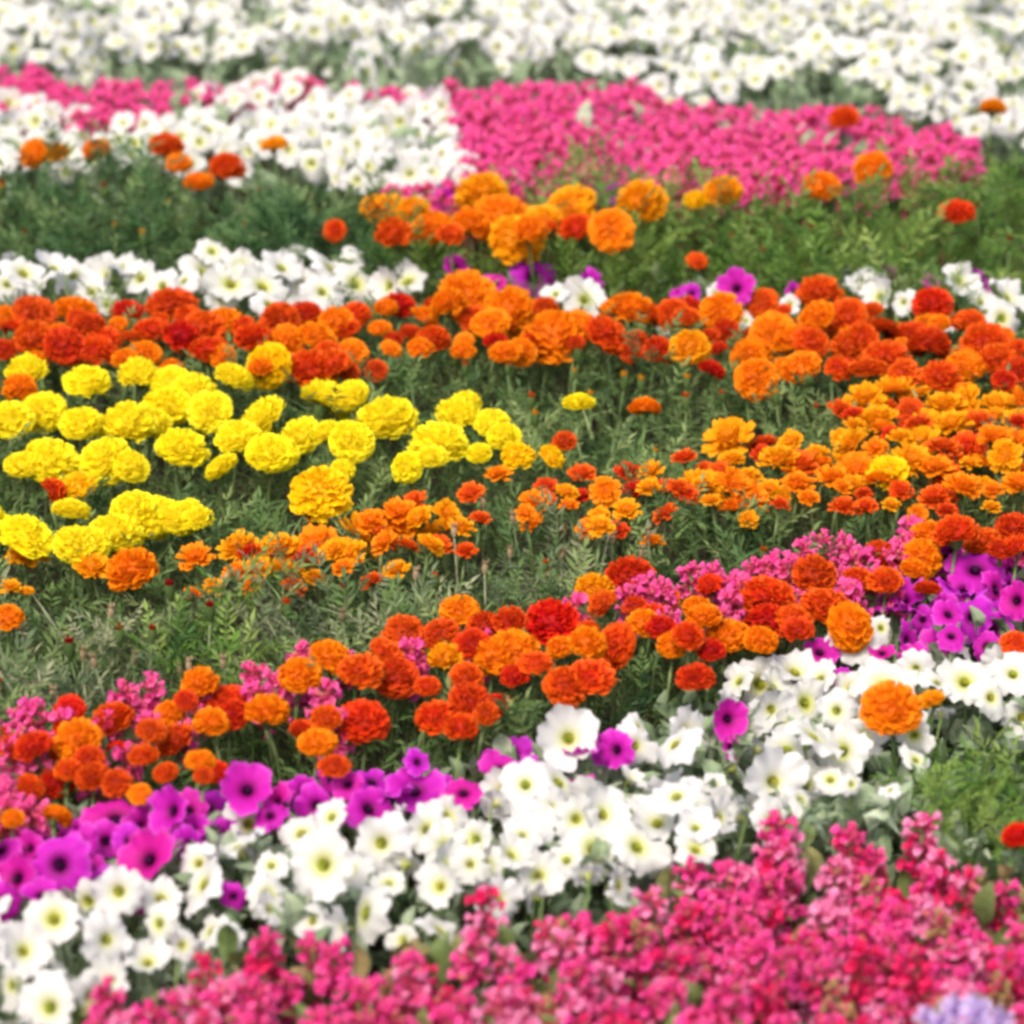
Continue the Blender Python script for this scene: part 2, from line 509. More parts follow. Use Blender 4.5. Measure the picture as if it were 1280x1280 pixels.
def floret_T(R, L_=1.0):
    """one salvia floret along +X: curved tube opening to a hooded upper lip and a broad split lower lip"""
    t = T()
    ns = 8
    v, rad = [], []
    prof = ((0, .12, 0), (.35, .16, .05), (.62, .24, .06), (.84, .40, .03))
    for x, r, z in prof:
        for j in range(ns):
            a = 2 * math.pi * j / ns
            v.append((x * L_, r * math.cos(a), z + r * .9 * math.sin(a))); rad.append(x * .75)
    # flaring lips
    for j in range(ns):
        a = 2 * math.pi * j / ns
        low = math.sin(a) < -.2
        r = .66 if low else .52
        r *= 1 + .30 * math.cos(a * 5 + R.uniform(-.6, .6)) + R.uniform(-.12, .12)
        v.append(((1.02 + (.10 if not low else -.10) + R.uniform(-.08, .08)) * L_, r * math.cos(a), r * math.sin(a) - (.08 if low else 0))); rad.append(1.0)
    t.add(v, grid_faces(5, ns), rad)
    return t
def whorl_T(seed, n=5, r=.017):
    """a ring of florets with their calyces; unit is metres"""
    R = random.Random(seed)
    t = T()
    for k in range(n):
        a = 2 * math.pi * k / n + R.uniform(-.4, .4)
        el = math.radians(R.uniform(-25, 60))
        m = Matrix.Translation((0, 0, R.uniform(-.006, .006))) @ Matrix.Rotation(a, 4, 'Z') @ Matrix.Rotation(-el, 4, 'Y')
        s = R.uniform(.6, 1.2)
        tint = R.random()
        t.merge(floret_T(R), m @ Matrix.Translation((.009, 0, 0)) @ Matrix.Diagonal((.019 * s, .0145 * s, .0145 * s, 1)), tint=tint * .7, m=0)
        c = T()
        tube_T(c, [(.001, 0, 0), (.009, 0, 0), (.016, 0, .001)], [.002, .0048, .0056], 6, cap=False)
        t.merge(c, m, tint=tint, m=1)
    return t
def budtip_T(seed):
    R = random.Random(seed)
    t = T()
    for k in range(6):
        a = k * 2.4; z = .0024 * k
        m = Matrix.Translation((0, 0, z)) @ Matrix.Rotation(a, 4, 'Z') @ Matrix.Rotation(-math.radians(45 + 3 * k), 4, 'Y')
        c = T(); s = 1 - k * .06
        tube_T(c, [(0, 0, 0), (.006 * s, 0, 0), (.013 * s, 0, .001)], [.0015, .0048 * s, .002], 6)
        t.merge(c, m, tint=R.random(), m=1 if k % 3 == 0 else 0)
        for i in range(len(t.rad) - len(c.rad), len(t.rad)): t.rad[i] = .55
    return t
# leaves (unit = metres, growing along +Y from the origin, face up +Z)
def leaflet(t, base, d, n, L_, w, tint=0.0):
    base, d, n = Vector(base), Vector(d).normalized(), Vector(n)
    s = d.cross(n).normalized()
    n = s.cross(d)
    mid = base + d * L_ * .45 - n * w * .25
    t.add([base, mid + s * w * .5 + n * w * .3, mid, mid - s * w * .5 + n * w * .3, base + d * L_ - n * L_ * .12],
          [(0, 2, 1), (0, 3, 2), (1, 2, 4), (2, 3, 4)], tint=tint)
def pinnate_T(seed, pairs=6, L_=.10):
    R = random.Random(seed)
    t = T()
    pts = []
    for k in range(6):
        s = k / 5
        pts.append(Vector((R.uniform(-.002, .002), L_ * s, .018 * math.sin(s * 2.4))))
    tube_T(t, pts, [.0013, .0012, .0011, .001, .0008, .0006], 3)
    for k in range(pairs):
        s = .18 + .74 * k / (pairs - 1)
        i = min(int(s * 5), 4); p = pts[i].lerp(pts[i + 1], s * 5 - i)
        ln = .034 * (1 - abs(s - .5) * .7) * R.uniform(.6, 1.25)
        for sg in (-1, 1):
            if R.random() < .14: continue
            leaflet(t, p, (sg * R.uniform(.6, 1.1), .7 + R.uniform(-.35, .5), R.uniform(-.45, .5)), (R.uniform(-.5, .5), R.uniform(-.5, .5), 1), ln, R.uniform(.005, .0095))
    leaflet(t, pts[5], (0, 1, -.1), (0, 0, 1), .03, .010)
    return t
def ovate_T(seed, L_=.05, W=.026, nl=5):
    R = random.Random(seed)
    t = T()
    v = []
    for i in range(nl):
        s = i / (nl - 1)
        w = W * .5 * math.sin(math.pi * min(.02 + s * .96, 1)) ** .8 * (1.15 - .4 * s)
        z = .25 * L_ * math.sin(s * 2.2) + R.uniform(-.002, .002)
        v += [(-w, L_ * s, z + w * .45), (0, L_ * s, z), (w, L_ * s, z + w * .45 + R.uniform(-.002, .002))]
    f = []
    for i in range(nl - 1):
        for c in range(2):
            q = i * 3 + c; f += [(q, q + 1, q + 4), (q, q + 4, q + 3)]
    t.add(v, f)
    return t
def blade_T(seed, L_=.13, W=.006):
    R = random.Random(seed)
    t = T(); v = []
    b = R.uniform(.1, .5)
    for i in range(5):
        s = i / 4; w = W * .5 * (1 - s) ** .6 + .0003
        v += [(-w, L_ * s, -b * L_ * s * s), (w, L_ * s, -b * L_ * s * s + .001)]
    f = []
    for i in range(4):
        q = i * 2; f += [(q, q + 1, q + 3), (q, q + 3, q + 2)]
    return t.add(v, f)
PINN = [pinnate_T(100 + k, 5 + k % 3, .085 + .012 * (k % 3)) for k in range(9)]
OVAT = [ovate_T(200 + k, .048, .026) for k in range(3)]
SALV = [ovate_T(220 + k, .065, .036, 6) for k in range(3)]
BLAD = [blade_T(240 + k) for k in range(3)]

# ------------------------------------------------------------------ foliage masses
WAVES = [(rng.uniform(8, 30), rng.uniform(0, 6.28), rng.uniform(0, 6.28)) for _ in range(9)]
def mound(x, y):
    s = 0
    for k, d, p in WAVES: s = s + np.sin(k * (x * np.cos(d) + y * np.sin(d)) + p)
    return s / 3.2
def foliage(name, label, polys_uv, zplane, per_m2, htop, temps, mat, amp=.04, smin=.75, smax=1.25, bias=.6, el=(15, 70), uneven=0.0, cat='foliage'):
    items = []
    for poly_uv in polys_uv:
        poly = plan(poly_uv, htop + amp * .4)
        xs = [p[0] for p in poly]; ys = [p[1] for p in poly]
        n = int((max(xs) - min(xs)) * (max(ys) - min(ys)) * per_m2)
        X = rng.uniform(min(xs), max(xs), n); Y = rng.uniform(min(ys), max(ys), n)
        ok = inside_np(poly, X, Y)
        X, Y = X[ok], Y[ok]
        mo = mound(X, Y)
        if uneven:
            keep = rng.random(len(X)) < 1 - uneven * (mo < -.1)
            X, Y, mo = X[keep], Y[keep], mo[keep]
        Hh = htop + amp * mo
        Z = Hh * (1 - bias * rng.random(len(X)) ** 1.6) - .03
        for x, y, z in zip(X, Y, Z):
            az = random.uniform(0, 2 * math.pi); e = math.radians(random.uniform(*el)); s = random.uniform(smin, smax)
            m = (Matrix.Translation((x, y, max(z, .01))) @ Matrix.Rotation(az, 4, 'Z') @ Matrix.Rotation(e, 4, 'X')
                 @ Matrix.Rotation(random.uniform(-.5, .5), 4, 'Y') @ Matrix.Scale(s, 4))
            items.append((random.randrange(len(temps)), m, random.random()))
    me = scatter_mesh(name, temps, items, [mat], smooth=False)
    o = link(name, me)
    tag(o, label, cat, kind='stuff')
    return o

LA = [(-350, 1340), (0, 1290), (200, 1205), (420, 1175), (640, 1140), (850, 1075), (950, 1025), (1080, 1055), (1280, 1085), (1630, 1000)]
LB = [(-350, 1160), (0, 1040), (300, 975), (640, 935), (850, 870), (1040, 790), (1110, 740), (1280, 690), (1630, 600)]
LC = [(-350, 960), (0, 880), (330, 810), (560, 750), (730, 715), (900, 690), (1280, 640), (1630, 590)]
LD = [(-350, 375), (0, 370), (430, 370), (560, 345), (1280, 345), (1630, 345)]
LE = [(-350, 325), (0, 315), (265, 310), (460, 325), (560, 335), (1280, 340), (1630, 335)]
LF = [(-350, 210), (0, 215), (240, 215), (400, 228), (600, 235), (900, 222), (1180, 215), (1280, 185), (1630, 175)]
LG = [(-350, -260), (1630, -260)]
def between(a, b): return a + b[::-1]
FRONT = [(-350, 1600), (1630, 1600)]

foliage('salvia_foliage', 'olive green leaves low among the pink salvia spikes', [between(LA, FRONT)], .2, 2600, .245, SALV + OVAT, M['sleaf'], smin=.6, smax=1.0, el=(25, 85))
foliage('petunia_foliage', 'pale grey-green leaves under the drift of white and magenta petunias', [between(LB, LA)], .2, 3400, .226, OVAT, M['pleaf'])
foliage('petunia_foliage', 'leaves under the row of white petunias behind orange marigolds', [between(LE, LD)], .2, 1800, .2, OVAT, M['pleaf'])
foliage('petunia_foliage', 'grey-green leaves showing between the far white and rose pink beds', [between(LG, LF)], .2, 800, .25, OVAT, M['pleaf'], smin=1.1, smax=1.8, amp=.03)
foliage('marigold_foliage', 'ferny green leaves under the red and orange marigold row', [between(LC, LB)], .2, 2000, .23, PINN, M['mleaf'], bias=.75, smin=.5, smax=.95)
foliage('marigold_foliage', 'feathery green leaves between yellow, amber and orange marigold patches', [between(LD, LC)], .2, 1900, .238, PINN + BLAD, M['mleaf'], amp=.032, bias=.7, smin=.5, smax=.95)
foliage('marigold_foliage', 'dark cool green leafy bushes before the white petunia patch', [[(-350, 215), (0, 220), (240, 218), (400, 232), (470, 240), (480, 330), (265, 312), (0, 318), (-350, 328)]], .2, 2300, .255, PINN, M['cleaf'], amp=.09, bias=.8, smin=.6, smax=1.15, uneven=.45)
foliage('marigold_foliage', 'bright leafy green bushes before the rose pink bed', [[(470, 240), (600, 240), (900, 228), (1180, 222), (1280, 192), (1630, 180), (1630, 335), (1280, 340), (560, 335), (480, 328)]], .2, 2300, .255, PINN, M['gleaf'], amp=.085, bias=.8, smin=.6, smax=1.2, uneven=.45)
foliage('weedy_foliage', 'grey olive weedy foliage below the yellow and amber marigolds',
        [[(-350, 800), (0, 745), (200, 730), (420, 745), (560, 690), (700, 640), (830, 680), (640, 740), (420, 800), (200, 850), (0, 880), (-350, 950)]], .22, 2600, .25, PINN + BLAD, M['oleaf'], amp=.04, smin=.45, smax=.95)
foliage('marigold_foliage', 'bright green leaf clump beside white petunias and pink salvia', [[(1120, 985), (1180, 905), (1290, 890), (1480, 880), (1480, 1050), (1280, 1075), (1190, 1060)]], .22, 3000, .25, PINN, M['gleaf'], bias=.75, smin=.5, smax=1.0)
foliage('marigold_foliage', 'bright green leaf clump below the small amber marigold row', [[(195, 740), (320, 745), (340, 810), (300, 830), (200, 825)]], .22, 3000, .27, PINN, M['gleaf'], bias=.75, smin=.6, smax=1.1)

# ------------------------------------------------------------------ shared meshes
NP = 10
PET_T = [petunia_T(k, cup=[0, .05, .15, -.05, .28, 0, -.14, .1, .4, -.22][k]) for k in range(NP)]
PET_LOW = [petunia_T(40 + k, ns=20, rings=6, cup=[0, .1, -.06, .18][k]) for k in range(4)]
PET = {c: [mesh_T('corolla', t, [M[c]]) for t in PET_T] for c in ('white', 'magenta')}
_full = []
for k in range(4):
    t = T(); t.merge(petunia_T(60 + k, ns=30, rings=7, cup=[0, .1, -.06, .18][k])); t.merge(cup_T(), m=1); _full.append(t)
THROAT = {'white': mesh_T('throat', throat_T(), [petal_mat('yellow_throat', [(0, (.42, .45, .05)), (1, (.6, .6, .1))])]),
          'magenta': mesh_T('throat', throat_T(), [petal_mat('purple_throat', [(0, (.05, .002, .06)), (1, (.2, .1, .1))])])}
CUP = mesh_T('calyx', cup_T(), [M['calyx']])
STEM = [mesh_T('stem', stem_T(k), [M['stem']]) for k in range(5)]
POM_T = [pompom_T(k, n=N_, flat=fl, spread=sp_, loose=lo, core=co, lop=lp) for k, (N_, fl, sp_, lo, co, lp) in enumerate([
    (230, .92, 122, .06, .66, .05), (210, 1.02, 118, .08, .62, .12), (240, .82, 126, .05, .68, .08), (200, .96, 120, .10, .6, .18),
    (220, .88, 112, .07, .66, .0), (150, .78, 108, .12, .5, .22), (120, 1.15, 100, .10, .5, .1)])]
FR_T = [french_T(20 + k) for k in range(4)]
COLS = ('y', 'g', 'yo', 'o', 'ro', 'r', 'R')
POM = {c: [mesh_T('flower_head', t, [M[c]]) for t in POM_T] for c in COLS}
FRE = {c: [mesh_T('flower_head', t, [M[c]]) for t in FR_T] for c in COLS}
CALYX = mesh_T('calyx', calyx_T(), [M['calyx']])
WH_T = [whorl_T(300 + k, n=7 + k % 2) for k in range(8)]
WH = {c: [mesh_T('floret_whorl', t, [M[c], M['scal']]) for t in WH_T] for c in ('pink', 'pinkfar', 'pinkpale', 'pinkcrim', 'spent')}
TIP_T = [budtip_T(330 + k) for k in range(3)]
TIP = {c: [mesh_T('bud_tip', t, [M[c], M['scal']]) for t in TIP_T] for c in ('pink', 'pinkfar', 'pinkpale', 'pinkcrim', 'spent')}

CN = {'yo': 'amber', 'o': 'orange', 'ro': 'red-orange', 'r': 'dark mahogany red', 'R': 'bright scarlet', 'y': 'lemon yellow', 'g': 'golden yellow'}
REG = []           # blooms whose labels get their size and neighbour once all stand
def reg(root, label, what, R_, x, y, look=''):
    REG.append((root, label, what, R_, x, y, look))
placed = []        # (x, y, radius) of every bloom, so fillers keep clear
NAMES = {'white': 'white_petunia', 'magenta': 'magenta_petunia', 'y': 'yellow_marigold', 'g': 'yellow_marigold', 'yo': 'orange_marigold',
         'o': 'orange_marigold', 'ro': 'red_marigold', 'r': 'red_marigold', 'R': 'red_marigold'}

def face_dir(el0=28, el1=72, spread=75):
    """blooms turn towards the light, which stands behind the viewer"""
    a = math.radians(-90 + random.gauss(0, spread * .5)); e = math.radians(random.uniform(el0, el1))
    return Vector((math.cos(a) * math.cos(e), math.sin(a) * math.cos(e), math.sin(e)))
def petunia(c, center, R_, n, label, group, detail=True):
    n = n.normalized()
    foot = Vector(center) - n * (.55 * R_)
    h = max(foot.z, .04)
    root = link(NAMES[c], None, loc=(foot.x, foot.y, 0)); root.empty_display_size = .02
    tag(root, label, 'petunia', group)
    k = random.randrange(5)
    link('stem', STEM[k], root, loc=(0, 0, -.01), scale=(1, 1, h + .012))
    q = n.to_track_quat('Z', 'Y').to_matrix().to_4x4() @ Matrix.Rotation(random.uniform(0, 6.28), 4, 'Z')
    m = Matrix.Translation((0, 0, h)) @ q @ Matrix.Scale(R_, 4)
    cor = link('corolla', PET[c][random.randrange(NP)], root, matrix=m)
    if detail:
        link('throat', THROAT[c], cor)
        link('calyx', CUP, cor)
    placed.append((foot.x, foot.y, R_))
    reg(root, label, NAMES[c].replace('_', ' '), R_, center[0], center[1], 'upturned' if n.z > .8 else ('side-facing' if abs(n.x) > .55 else ''))
    return root
def marigold(c, center, R_, label, group, french=False, tilt=None, cat='marigold', name=None):
    root = link(name or ('french_marigold' if french else NAMES[c]), None, loc=(center[0], center[1], 0)); root.empty_display_size = .02
    tag(root, label, cat, group)
    h = center[2] - .48 * R_
    link('stem', STEM[random.randrange(5)], root, loc=(0, 0, -.01), scale=(1.1, 1.1, h - .10 * R_ + .012))
    if tilt is None:
        a = random.gauss(-math.pi / 2, 1.3); tt = math.radians(abs(random.gauss(0, 24)))
        tilt = Vector((math.cos(a) * math.sin(tt), math.sin(a) * math.sin(tt), math.cos(tt)))
    q = tilt.to_track_quat('Z', 'Y').to_matrix().to_4x4() @ Matrix.Rotation(random.uniform(0, 6.28), 4, 'Z')
    mm = FRE if french else POM
    vk = random.randrange(len(mm[c]))
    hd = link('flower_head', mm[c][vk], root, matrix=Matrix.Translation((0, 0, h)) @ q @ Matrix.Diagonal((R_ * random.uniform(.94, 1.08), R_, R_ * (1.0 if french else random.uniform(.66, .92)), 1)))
    link('calyx', CALYX, hd)
    placed.append((center[0], center[1], R_))
    reg(root, label, CN[c] + ' marigold', R_, center[0], center[1], '' if french else ('', 'round', 'flat-topped', 'lopsided', 'broad', 'loose', 'tall')[vk])
    return root
def salvia(x, y, h, c, label, group, whorls=4):
    root = link('pink_salvia', None, loc=(x, y, 0), rot=(random.gauss(0, .09), random.gauss(0, .09), random.uniform(0, 6.28)))
    root.empty_display_size = .02
    tag(root, label, 'salvia', group)
    link('stem', STEM[random.randrange(5)], root, loc=(0, 0, -.01), scale=(.9, .9, h + .008))
    s = random.uniform(.9, 1.15)
    for k in range(whorls):
        link('floret_whorl', WH[c if c in ('pinkfar', 'spent') or random.random() < .62 else random.choice(('pink', 'pink', 'pinkpale', 'pinkcrim'))][random.randrange(8)], root, loc=(0, 0, h - .012 - .0215 * k * s), rot=(0, 0, random.uniform(0, 6.28)),
             scale=(s * (.82 + .09 * k) * (.7 if c == 'spent' else 1),) * 3)
    link('bud_tip', TIP[c][random.randrange(3)], root, loc=(0, 0, h - .008), scale=(s,) * 3)
    placed.append((x, y, .03))
    reg(root, label, {'pink': 'hot pink', 'pinkpale': 'pale pink', 'pinkcrim': 'crimson pink', 'pinkfar': 'rose pink', 'spent': 'spent tan'}[c] + ' salvia', h / 10, x, y)
    return root

Z_PET, Z_MAR, Z_FAR = .27, .30, .28
CROPK = 430 / 1280.0
def px(X, Y, off): return off[0] + X * CROPK, off[1] + Y * CROPK

# ------------------------------------------------------------------ the blooms one can tell apart: (x, y, width) in enlarged crops
W_NEAR, W_MID = [], []
def take(dst, off, rows):
    for r in rows:
        u, v = px(r[0], r[1], off)
        dst.append((u, v, r[2] * CROPK) + tuple(r[3:]))
take(W_NEAR, (0, 960), [(200,560,230),(440,460,230),(750,430,240),(880,290,260),(1200,360,270),(1120,240,200),(180,890,260),(40,810,170),
    (90,680,200),(600,480,190),(400,640,210),(550,720,170),(850,630,130),(1000,470,180),(1230,180,150),(930,210,200),(680,660,120),(1010,360,130)])
take(W_NEAR, (425, 960), [(85,540,270),(150,280,240),(330,230,200),(500,270,190),(395,365,200),(545,365,170),(600,90,190),(690,60,200),(820,50,210),
    (700,230,210),(740,400,180),(950,300,260),(1110,290,230),(840,340,160),(980,170,210),(1180,200,210),(1250,100,200),(880,190,180),(400,180,180),
    (590,490,190),(370,440,170),(1080,40,120),(640,320,160),(30,380,180),(180,430,130),(780,150,170)])
take(W_NEAR, (850, 960), [(350,50,240),(470,60,180),(30,120,190),(60,300,170),(210,180,130),(560,40,140),(640,60,90),(780,80,80),(60,220,160),(130,60,100)])
take(W_NEAR, (850, 640), [(300,640,240),(340,735,170),(470,710,200),(430,590,210),(660,490,210),(750,430,110),(760,640,260),(30,820,230),(500,830,230),
    (400,880,210),(600,890,220),(1060,630,210),(1240,600,190),(1040,500,130),(1160,690,160),(960,630,140),(870,830,150),(690,830,150),(580,740,170),(880,920,130),(1190,560,130)])
take(W_NEAR, (425, 640), [(850,840,260),(1100,870,170),(1240,860,210)])
MAG = []
take(MAG, (0, 960), [(430,190,250),(550,340,240),(220,360,250),(640,160,190),(60,410,210),(780,150,190),(920,80,210),(1030,130,170),(1130,90,160),(1220,40,160),
    (20,500,160),(680,270,130),(330,370,130),(870,480,120),(110,300,130),(300,280,150),(150,470,130),(480,270,130),(720,230,120),(20,600,120)])
take(MAG, (425, 960), [(110,150,200),(280,80,230),(460,90,160),(30,60,130),(600,10,160),(690,0,140),(120,50,150),(390,70,120),(200,120,130)])
take(MAG, (850, 640), [(830,330,180),(850,480,160),(950,530,180),(1100,210,230),(1060,300,180),(1180,290,180),(1260,210,180),(1250,330,160),(1090,390,180),(1170,440,180),
    (520,520,140),(180,770,160),(190,880,110),(610,620,100),(900,400,110),(1000,380,130),(1140,500,120),(970,250,120),(1010,460,120),(1200,370,140),(760,330,100)])
take(MAG, (425, 640), [(640,900,160),(990,890,140),(290,930,110),(560,930,100)])
MAGM = []
take(MAGM, (425, 320), [(720,80,190),(430,40,120),(930,100,120),(1260,130,70),(580,100,100)])
take(MAGM, (850, 320), [(210,120,140),(40,140,100),(790,80,110),(1140,90,120),(940,90,90),(420,130,70)])
take(MAGM, (425, 0), [(1000,720,120),(390,740,90)])
take(W_MID, (0, 320), [(90,60,180),(30,100,160),(200,40,160),(270,70,160),(390,80,190),(520,80,170),(600,110,150),(760,60,200),(860,100,190),(980,110,200),(900,40,160),
    (1050,40,180),(1130,110,180),(1230,40,190),(1200,130,160),(680,90,140),(1000,175,130),(340,130,150),(400,180,110),(830,160,130),(150,110,140),(470,40,120),(10,40,140),
    (1090,0,130),(790,-20,130)])
take(W_MID, (425, 320), [(60,100,210),(250,90,200),(180,110,140),(20,40,180),(910,160,170),(800,140,110),(1210,270,70)])
take(W_MID, (850, 320), [(690,120,160),(740,150,130),(830,170,100),(1040,90,150),(1220,150,180),(1200,230,160),(140,140,90),(245,240,70),(410,180,80),(980,250,100),(1120,170,110)])
YEL = []
take(YEL, (0, 320), [(110,430,140),(340,460,160),(520,440,135),(640,450,150),(720,490,140),(860,440,140),(1010,380,150,'g'),(630,550,170),(790,560,140),(470,620,180),
    (40,590,160),(160,560,160),(310,610,140),(560,620,140),(180,740,200),(400,750,170),(480,770,130),(660,700,170),(1000,590,190),(1190,530,190),(880,670,150),(830,770,120),
    (1010,710,180),(1130,660,150),(1230,660,130),(290,840,120,'g'),(1180,840,205,'g'),(260,940,130),(500,930,150),(600,930,150),(700,945,120),(90,760,130),(380,620,120)])
take(YEL, (425, 320), [(190,590,200),(440,580,150),(480,540,100),(380,690,180),(560,620,130),(610,660,110),(650,730,110,'g'),(250,760,100),(40,510,150),(40,660,150),
    (10,790,90),(780,740,100,'g'),(890,540,130),(340,740,110),(520,730,90)])
take(YEL, (0, 640), [(100,60,175),(430,70,175),(350,110,140),(540,30,150),(640,20,150),(740,20,100),(280,110,150)])
RED = []      # the diagonal red and orange row
take(RED, (850, 640), [(330,310,190,'ro'),(330,390,150,'r'),(180,440,150,'o'),(300,470,110,'o'),(90,380,110,'o'),(540,340,160,'ro'),(430,390,120,'ro'),(620,400,150,'o'),
    (500,220,140,'r'),(740,160,130,'r'),(930,80,150,'o'),(1030,80,150,'ro'),(1130,100,130,'ro'),(900,160,140,'o'),(870,210,100,'o'),(1240,50,130,'r'),(1260,120,100,'ro'),
    (60,610,130,'r'),(770,250,110,'ro'),(440,440,110,'r'),(650,240,100,'ro'),(1200,130,100,'r'),(20,450,110,'ro'),(120,510,90,'r'),(920,280,90,'r')])
take(RED, (425, 640), [(450,350,140,'o'),(250,440,150,'r'),(150,510,120,'ro'),(380,440,130,'r'),(530,410,120,'r'),(640,400,120,'r'),(800,400,190,'R'),(930,280,120,'yo'),
    (1060,240,160,'r'),(1000,340,110,'ro'),(910,480,120,'o'),(1040,470,180,'ro'),(1130,400,110,'o'),(1240,490,110,'o'),(1200,420,100,'r'),(660,510,190,'o'),(570,530,130,'o'),
    (390,540,110,'yo'),(500,480,110,'r'),(210,590,150,'r'),(60,590,150,'ro'),(480,610,120,'ro'),(480,690,150,'r'),(350,750,160,'ro'),(450,800,120,'ro'),(100,770,180,'R'),
    (920,600,160,'ro'),(820,620,140,'ro'),(650,610,100,'r'),(740,550,110,'ro'),(540,740,90,'r')])
take(RED, (0, 640), [(740,630,130,'o'),(850,690,160,'R'),(990,740,160,'o'),(1110,600,150,'o'),(1220,530,140,'o'),(1180,840,140,'o'),(1250,930,100,'r'),(790,780,120,'o'),
    (660,840,140,'r'),(630,740,100,'o'),(430,760,160,'ro'),(300,830,150,'o'),(260,730,110,'r'),(230,910,120,'ro'),(130,870,130,'r'),(50,860,90,'r'),(540,900,100,'ro'),
    (560,800,100,'r'),(690,690,80,'r'),(740,920,90,'o'),(330,910,110,'r'),(860,740,110,'r')])
take(RED, (0, 960), [(200,50,120,'r'),(350,20,110,'r'),(200,170,100,'o'),(50,180,80,'o'),(530,90,80,'o'),(100,60,100,'ro'),(430,40,90,'r'),(250,0,100,'ro'),(760,20,70,'r'),(620,10,80,'ro')])
ROWM = []     # the long red to orange row in front of the white row
take(ROWM, (0, 320), [(120,190,140,'r'),(270,190,140,'o'),(120,300,150,'ro'),(230,310,140,'r'),(400,300,130,'ro'),(350,350,120,'ro'),(470,200,120,'r'),(640,170,160,'r'),
    (570,260,130,'ro'),(540,350,110,'o'),(470,380,90,'o'),(750,260,140,'ro'),(840,240,140,'o'),(770,350,150,'ro'),(830,370,100,'o'),(940,300,120,'ro'),(920,250,80,'ro'),
    (1050,220,130,'r'),(1140,210,120,'r'),(1070,310,120,'o'),(1170,290,140,'o'),(1250,230,110,'o'),(1150,410,160,'ro'),(1240,400,120,'ro'),(1220,350,100,'ro'),(40,270,110,'ro'),
    (20,340,90,'r'),(330,250,120,'r'),(700,220,100,'ro'),(670,290,110,'r'),(970,410,90,'o'),(80,490,110,'o'),(20,210,90,'o')])
take(ROWM, (425, 320), [(460,130,180,'o'),(400,170,120,'o'),(620,190,160,'o'),(560,230,130,'o'),(510,220,110,'ro'),(800,280,190,'o'),(880,250,130,'o'),(970,270,150,'ro'),
    (1080,190,160,'o'),(1010,200,90,'o'),(760,190,90,'r'),(210,170,110,'r'),(60,220,130,'ro'),(20,260,100,'ro'),(350,310,120,'ro'),(290,330,90,'o'),(620,350,120,'o'),
    (580,310,80,'r'),(300,230,110,'o'),(40,340,110,'o'),(20,410,80,'r'),(1240,200,110,'ro'),(1260,340,100,'yo'),(1180,340,90,'r'),(680,340,100,'o'),(1150,220,100,'ro')])
take(ROWM, (850, 320), [(150,190,140,'o'),(20,220,90,'ro'),(40,320,130,'yo'),(110,290,70,'r'),(180,270,90,'r'),(110,420,90,'r'),(310,160,110,'ro'),(510,130,150,'ro'),
    (520,210,130,'o'),(640,200,130,'ro'),(350,270,150,'o'),(270,350,130,'o'),(270,430,140,'o'),(450,400,140,'o'),(490,310,130,'ro'),(620,330,130,'ro'),(760,370,160,'ro'),
    (700,410,130,'ro'),(820,410,110,'ro'),(740,270,130,'r'),(860,290,120,'r'),(930,160,140,'R'),(930,330,140,'r'),(1090,240,100,'ro'),(1130,320,150,'ro'),(1060,400,130,'o'),
    (1180,380,140,'ro'),(1250,430,110,'r'),(1260,340,90,'ro'),(960,440,150,'ro'),(580,400,90,'ro'),(1200,450,90,'r'),(420,300,110,'o'),(680,290,110,'ro')])
FRN = []      # small crested marigolds
take(FRN, (850, 320), [(690,510,130,'yo'),(800,480,130,'yo'),(740,590,140,'yo'),(650,680,120,'yo'),(600,560,90,'ro'),(860,560,90,'r'),(990,540,130,'yo'),(1070,520,120,'yo'),
    (1020,610,130,'yo'),(1180,540,130,'yo'),(1260,520,100,'o'),(900,670,130,'yo'),(860,740,130,'yo'),(780,780,130,'g'),(660,770,120,'o'),(570,810,110,'o'),(980,700,120,'ro'),
    (950,770,120,'o'),(1070,690,120,'ro'),(1170,660,110,'o'),(1210,720,110,'yo'),(1110,760,90,'o'),(1260,830,100,'o'),(1050,840,120,'o'),(950,880,100,'ro'),(740,820,100,'o'),
    (190,650,160,'yo'),(310,690,110,'r'),(370,740,130,'yo'),(440,760,130,'ro'),(440,830,100,'o'),(80,830,130,'yo'),(20,870,80,'ro'),(190,830,120,'o'),(250,870,130,'o'),
    (210,920,110,'o'),(250,810,90,'yo'),(610,920,90,'ro'),(480,890,80,'o'),(1120,600,100,'ro'),(890,610,80,'r'),(1260,600,110,'yo'),(820,860,90,'ro'),(1000,800,100,'ro'),
    (530,760,80,'o'),(1250,670,100,'o'),(930,610,110,'yo')])
take(FRN, (425, 320), [(590,800,80,'o'),(490,870,90,'ro'),(220,940,130,'o'),(900,800,90,'ro'),(990,850,100,'o'),(1070,790,90,'r'),(1160,790,80,'yo'),(1150,850,70,'yo'),
    (720,900,100,'o'),(840,870,80,'yo'),(850,920,70,'o'),(690,945,70,'o'),(1260,850,70,'ro'),(390,940,90,'yo'),(280,900,80,'ro')])
take(FRN, (425, 640), [(60,60,160,'yo'),(40,140,110,'yo'),(240,20,130,'o'),(370,60,140,'yo'),(330,110,90,'yo'),(160,80,90,'r'),(970,40,90,'yo'),(720,20,80,'o'),(1160,100,80,'o'),
    (120,20,100,'o'),(300,10,100,'yo')])
take(FRN, (0, 640), [(100,140,130,'yo'),(340,190,120,'yo'),(730,150,120,'o'),(890,110,140,'yo'),(880,210,100,'o'),(1040,120,150,'yo'),(1050,210,140,'yo'),(1180,100,160,'o'),
    (1250,130,100,'yo'),(930,140,80,'r'),(1170,10,80,'o'),(40,270,70,'yo'),(1130,160,90,'r'),(960,190,90,'yo')])
UPO = []      # the upper orange cluster
